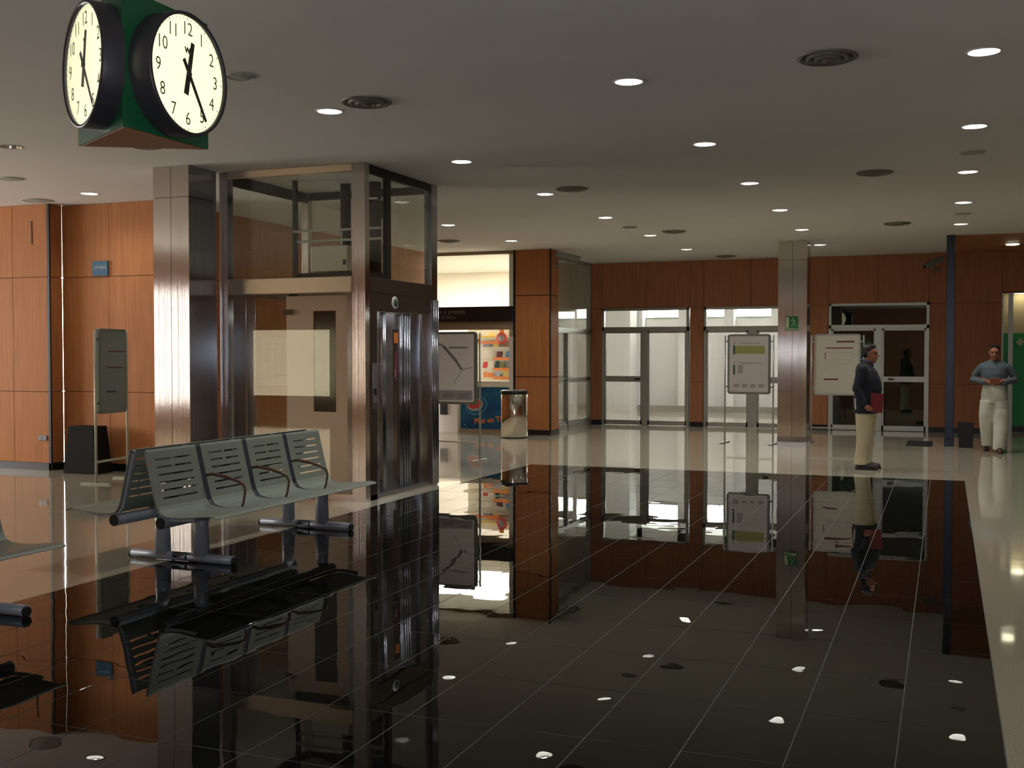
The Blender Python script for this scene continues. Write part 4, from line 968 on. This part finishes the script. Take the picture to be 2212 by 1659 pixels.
M['chino'] = mat('beige_trousers', (.48, .42, .27), .8)
M['whitepants'] = mat('white_trousers', (.66, .66, .56), .8)
M['sweater'] = mat('blue_grey_sweater', (.10, .13, .15), .85)
M['shirt'] = mat('blue_collar', (.06, .09, .17), .8)
M['shoe'] = mat('black_shoe', (.008, .007, .006), .35)
M['shoe2'] = mat('dark_brown_shoe', (.03, .015, .012), .4)
M['folder'] = mat('red_folder', (.16, .008, .012), .45)
M['skin'] = skin

# man standing in profile, local +x is his front
pm = thing('person', 'man in dark jacket and beige trousers standing in profile', 'person', (-1.02, 16.14, 0), math.radians(-8))
hx = .045; hz = 1.585
legs = [('c', [(-.02, s*.095, .90), (.0, s*.10, .50), (-.03, s*.10, .09)], [.092, .060, .042]) for s in (-1, 1)]
feet = [('c', [(-.07, s*.10, .045), (.05, s*.105, .045), (.15, s*.115, .035)], [.038, .040, .032]) for s in (-1, 1)]
torso = [('l', [(-.02, 0, .84, .105, .155), (-.01, 0, .95, .125, .165), (.015, 0, 1.08, .135, .155), (.01, 0, 1.22, .125, .165), (-.01, 0, 1.35, .11, .185), (-.02, 0, 1.43, .08, .13), (-.015, 0, 1.48, .058, .065)])]
rarm = ('c', [(-.02, -.185, 1.38), (-.07, -.235, 1.12), (.03, -.235, .90)], [.052, .042, .030])
larm = ('c', [(-.02, .185, 1.38), (-.06, .235, 1.12), (.05, .22, .92)], [.052, .042, .030])
body = blob('body', head_items(hx, hz) + torso + legs + feet + [rarm, larm] + hand_items((.03, -.235, .90), (.75, .05, -.66), -1, (.2, 1, .3)) + hand_items((.05, .22, .92), (.7, -.2, -.6), 1, (.2, -1, 0)), 'skin', pm, .008, 2)
face_parts(pm, hx, hz, 'hair', body); hair(pm, hx, hz, 'hair', body)
jk = blob('jacket', [('l', [(-.005, 0, .775, .165, .205), (-.005, 0, .86, .175, .205), (.01, 0, 1.0, .182, .20), (.03, 0, 1.12, .178, .20), (.02, 0, 1.25, .162, .215), (-.01, 0, 1.36, .14, .225), (-.03, 0, 1.43, .105, .16), (-.025, 0, 1.475, .08, .085)]),
                     ('c', [(-.02, -.19, 1.385), (-.08, -.245, 1.12), (.015, -.24, .925)], [.074, .064, .052]), ('c', [(-.02, .19, 1.385), (-.07, .245, 1.12), (.035, .225, .945)], [.074, .064, .052])], 'jacket', pm, .010, 4)
MB().box(-.165, -.135, -.292, -.284, .82, .98, M4=Matrix.Rotation(.0, 4, 'Z')).build('pocket_trim', 'counterwhite', jk) if False else None
blob('pocket_trim', [('c', [(-.10, -.212, .84), (-.11, -.214, .98)], [.010, .010])], 'counterwhite', jk, .005, 1)
blob('collar', [('c', [(.085, -.03, 1.475), (.03, -.075, 1.495), (-.05, -.07, 1.515), (-.085, 0, 1.52), (-.05, .07, 1.515), (.03, .075, 1.495), (.085, .03, 1.475)], [.012, .015, .018, .018, .018, .015, .012])], 'shirt', pm, .007, 2)
blob('trousers', [('l', [(-.01, 0, .76, .135, .175), (-.01, 0, .86, .14, .18), (0, 0, .95, .14, .18)])] + [('l', [(-.05, s*.10, .065, .098, .085), (-.045, s*.10, .16, .088, .078), (-.03, s*.10, .30, .086, .080), (-.012, s*.10, .50, .100, .086), (-.005, s*.095, .70, .122, .096), (-.01, s*.085, .84, .13, .10)]) for s in (-1, 1)], 'chino', pm, .010, 3)
for s in (-1, 1):
    blob('shoe', [('c', [(-.075, s*.10, .045), (.03, s*.105, .048), (.14, s*.115, .038)], [.046, .047, .038]), ('l', [(.03, s*.107, 0, .16, .046), (.03, s*.107, .022, .16, .048)])], 'shoe', pm, .008, 2)
fo_ = thing('folder', 'red folder held at the hip of the man in profile', 'folder', (-1.02+.14, 16.14-.235, .80), math.radians(-8))
fb = MB().box(-.085, .085, -.008, .008, 0, .26, M4=Matrix.Rotation(.06, 4, 'Y')).build('cover', 'folder', fo_, bevel=.002)
MB().box(-.078, .078, -.006, .006, .004, .256, M4=Matrix.Rotation(.06, 4, 'Y')).build('pages', 'poster', fo_)

# man walking towards the camera, local +x is his front
p2 = thing('person', 'man in grey blue sweater and loose white trousers walking forward', 'person', (.735, 19.69, 0), math.radians(-92))
hz2 = 1.60
legs = [('c', [(0, .095, .92), (.10, .10, .50), (.16, .09, .10)], [.09, .06, .042]), ('c', [(0, -.095, .92), (.02, -.10, .50), (-.16, -.10, .13)], [.09, .06, .042])]
feet = [('c', [(.13, .09, .05), (.26, .095, .045), (.33, .10, .04)], [.038, .038, .03]), ('c', [(-.20, -.10, .10), (-.10, -.10, .05), (-.03, -.105, .035)], [.036, .038, .03])]
torso = [('l', [(0, 0, .86, .10, .16), (0, 0, .97, .11, .16), (.01, 0, 1.10, .11, .145), (.01, 0, 1.25, .115, .165), (0, 0, 1.38, .105, .19), (-.01, 0, 1.46, .075, .13), (-.01, 0, 1.51, .056, .064)])]
arms = [('c', [(0, s*.185, 1.385), (-.03, s*.295, 1.19), (.20, s*.09, 1.15)], [.05, .042, .030]) for s in (-1, 1)]
body = blob('body', head_items(.03, hz2) + torso + legs + feet + arms + hand_items((.20, .09, 1.15), (.45, -.85, -.1), 1, (-.4, -.2, -1)) + hand_items((.20, -.09, 1.15), (.45, .85, -.1), -1, (-.4, .2, -1)), 'skin', p2, .008, 2)
face_parts(p2, .03, hz2, 'hair', body); hair(p2, .03, hz2, 'hair', body)
blob('sweater', [('l', [(.0, 0, 1.09, .150, .19), (.005, 0, 1.16, .155, .195), (.01, 0, 1.27, .15, .205), (0, 0, 1.38, .13, .225), (-.01, 0, 1.45, .10, .185), (-.01, 0, 1.48, .085, .12), (-.01, 0, 1.495, .078, .082)]),
                 ('c', [(0, .19, 1.385), (-.03, .27, 1.28), (-.035, .31, 1.175), (.15, .15, 1.14)], [.062, .060, .060, .045]), ('c', [(0, -.19, 1.385), (-.03, -.27, 1.28), (-.035, -.31, 1.175), (.15, -.15, 1.14)], [.062, .060, .060, .045])], 'sweater', p2, .010, 4)
blob('trousers', [('l', [(.0, 0, .80, .155, .20), (0, 0, .95, .15, .195), (0, 0, 1.12, .135, .165)]),
                  ('l', [(.165, .085, .05, .095, .095), (.155, .09, .20, .105, .10), (.12, .105, .42, .12, .115), (.08, .11, .62, .135, .115), (.02, .10, .84, .145, .11)]),
                  ('l', [(-.13, -.09, .085, .095, .09), (-.09, -.095, .25, .105, .10), (-.02, -.105, .45, .12, .112), (.0, -.11, .62, .135, .115), (.0, -.10, .84, .145, .11)])], 'whitepants', p2, .010, 3)
blob('shoe', [('c', [(.12, .09, .05), (.24, .095, .048), (.32, .10, .04)], [.046, .046, .038]), ('l', [(.23, .095, 0, .15, .045), (.23, .095, .022, .15, .047)])], 'shoe2', p2, .008, 2)
blob('shoe', [('c', [(-.20, -.10, .105), (-.12, -.10, .06), (-.03, -.105, .04)], [.045, .046, .038])], 'shoe2', p2, .008, 2)
wl = thing('wallet', 'brown wallet held in both hands of the walking man', 'wallet', (.735, 19.69-.315, 1.12), math.radians(0))
MB().box(-.075, .075, -.012, .012, 0, .09).build('cover', mat('brown_leather', (.20, .05, .02), .5), wl, bevel=.006)
MB().box(-.070, .070, -.009, .009, .003, .093).build('lining', 'poster', wl)
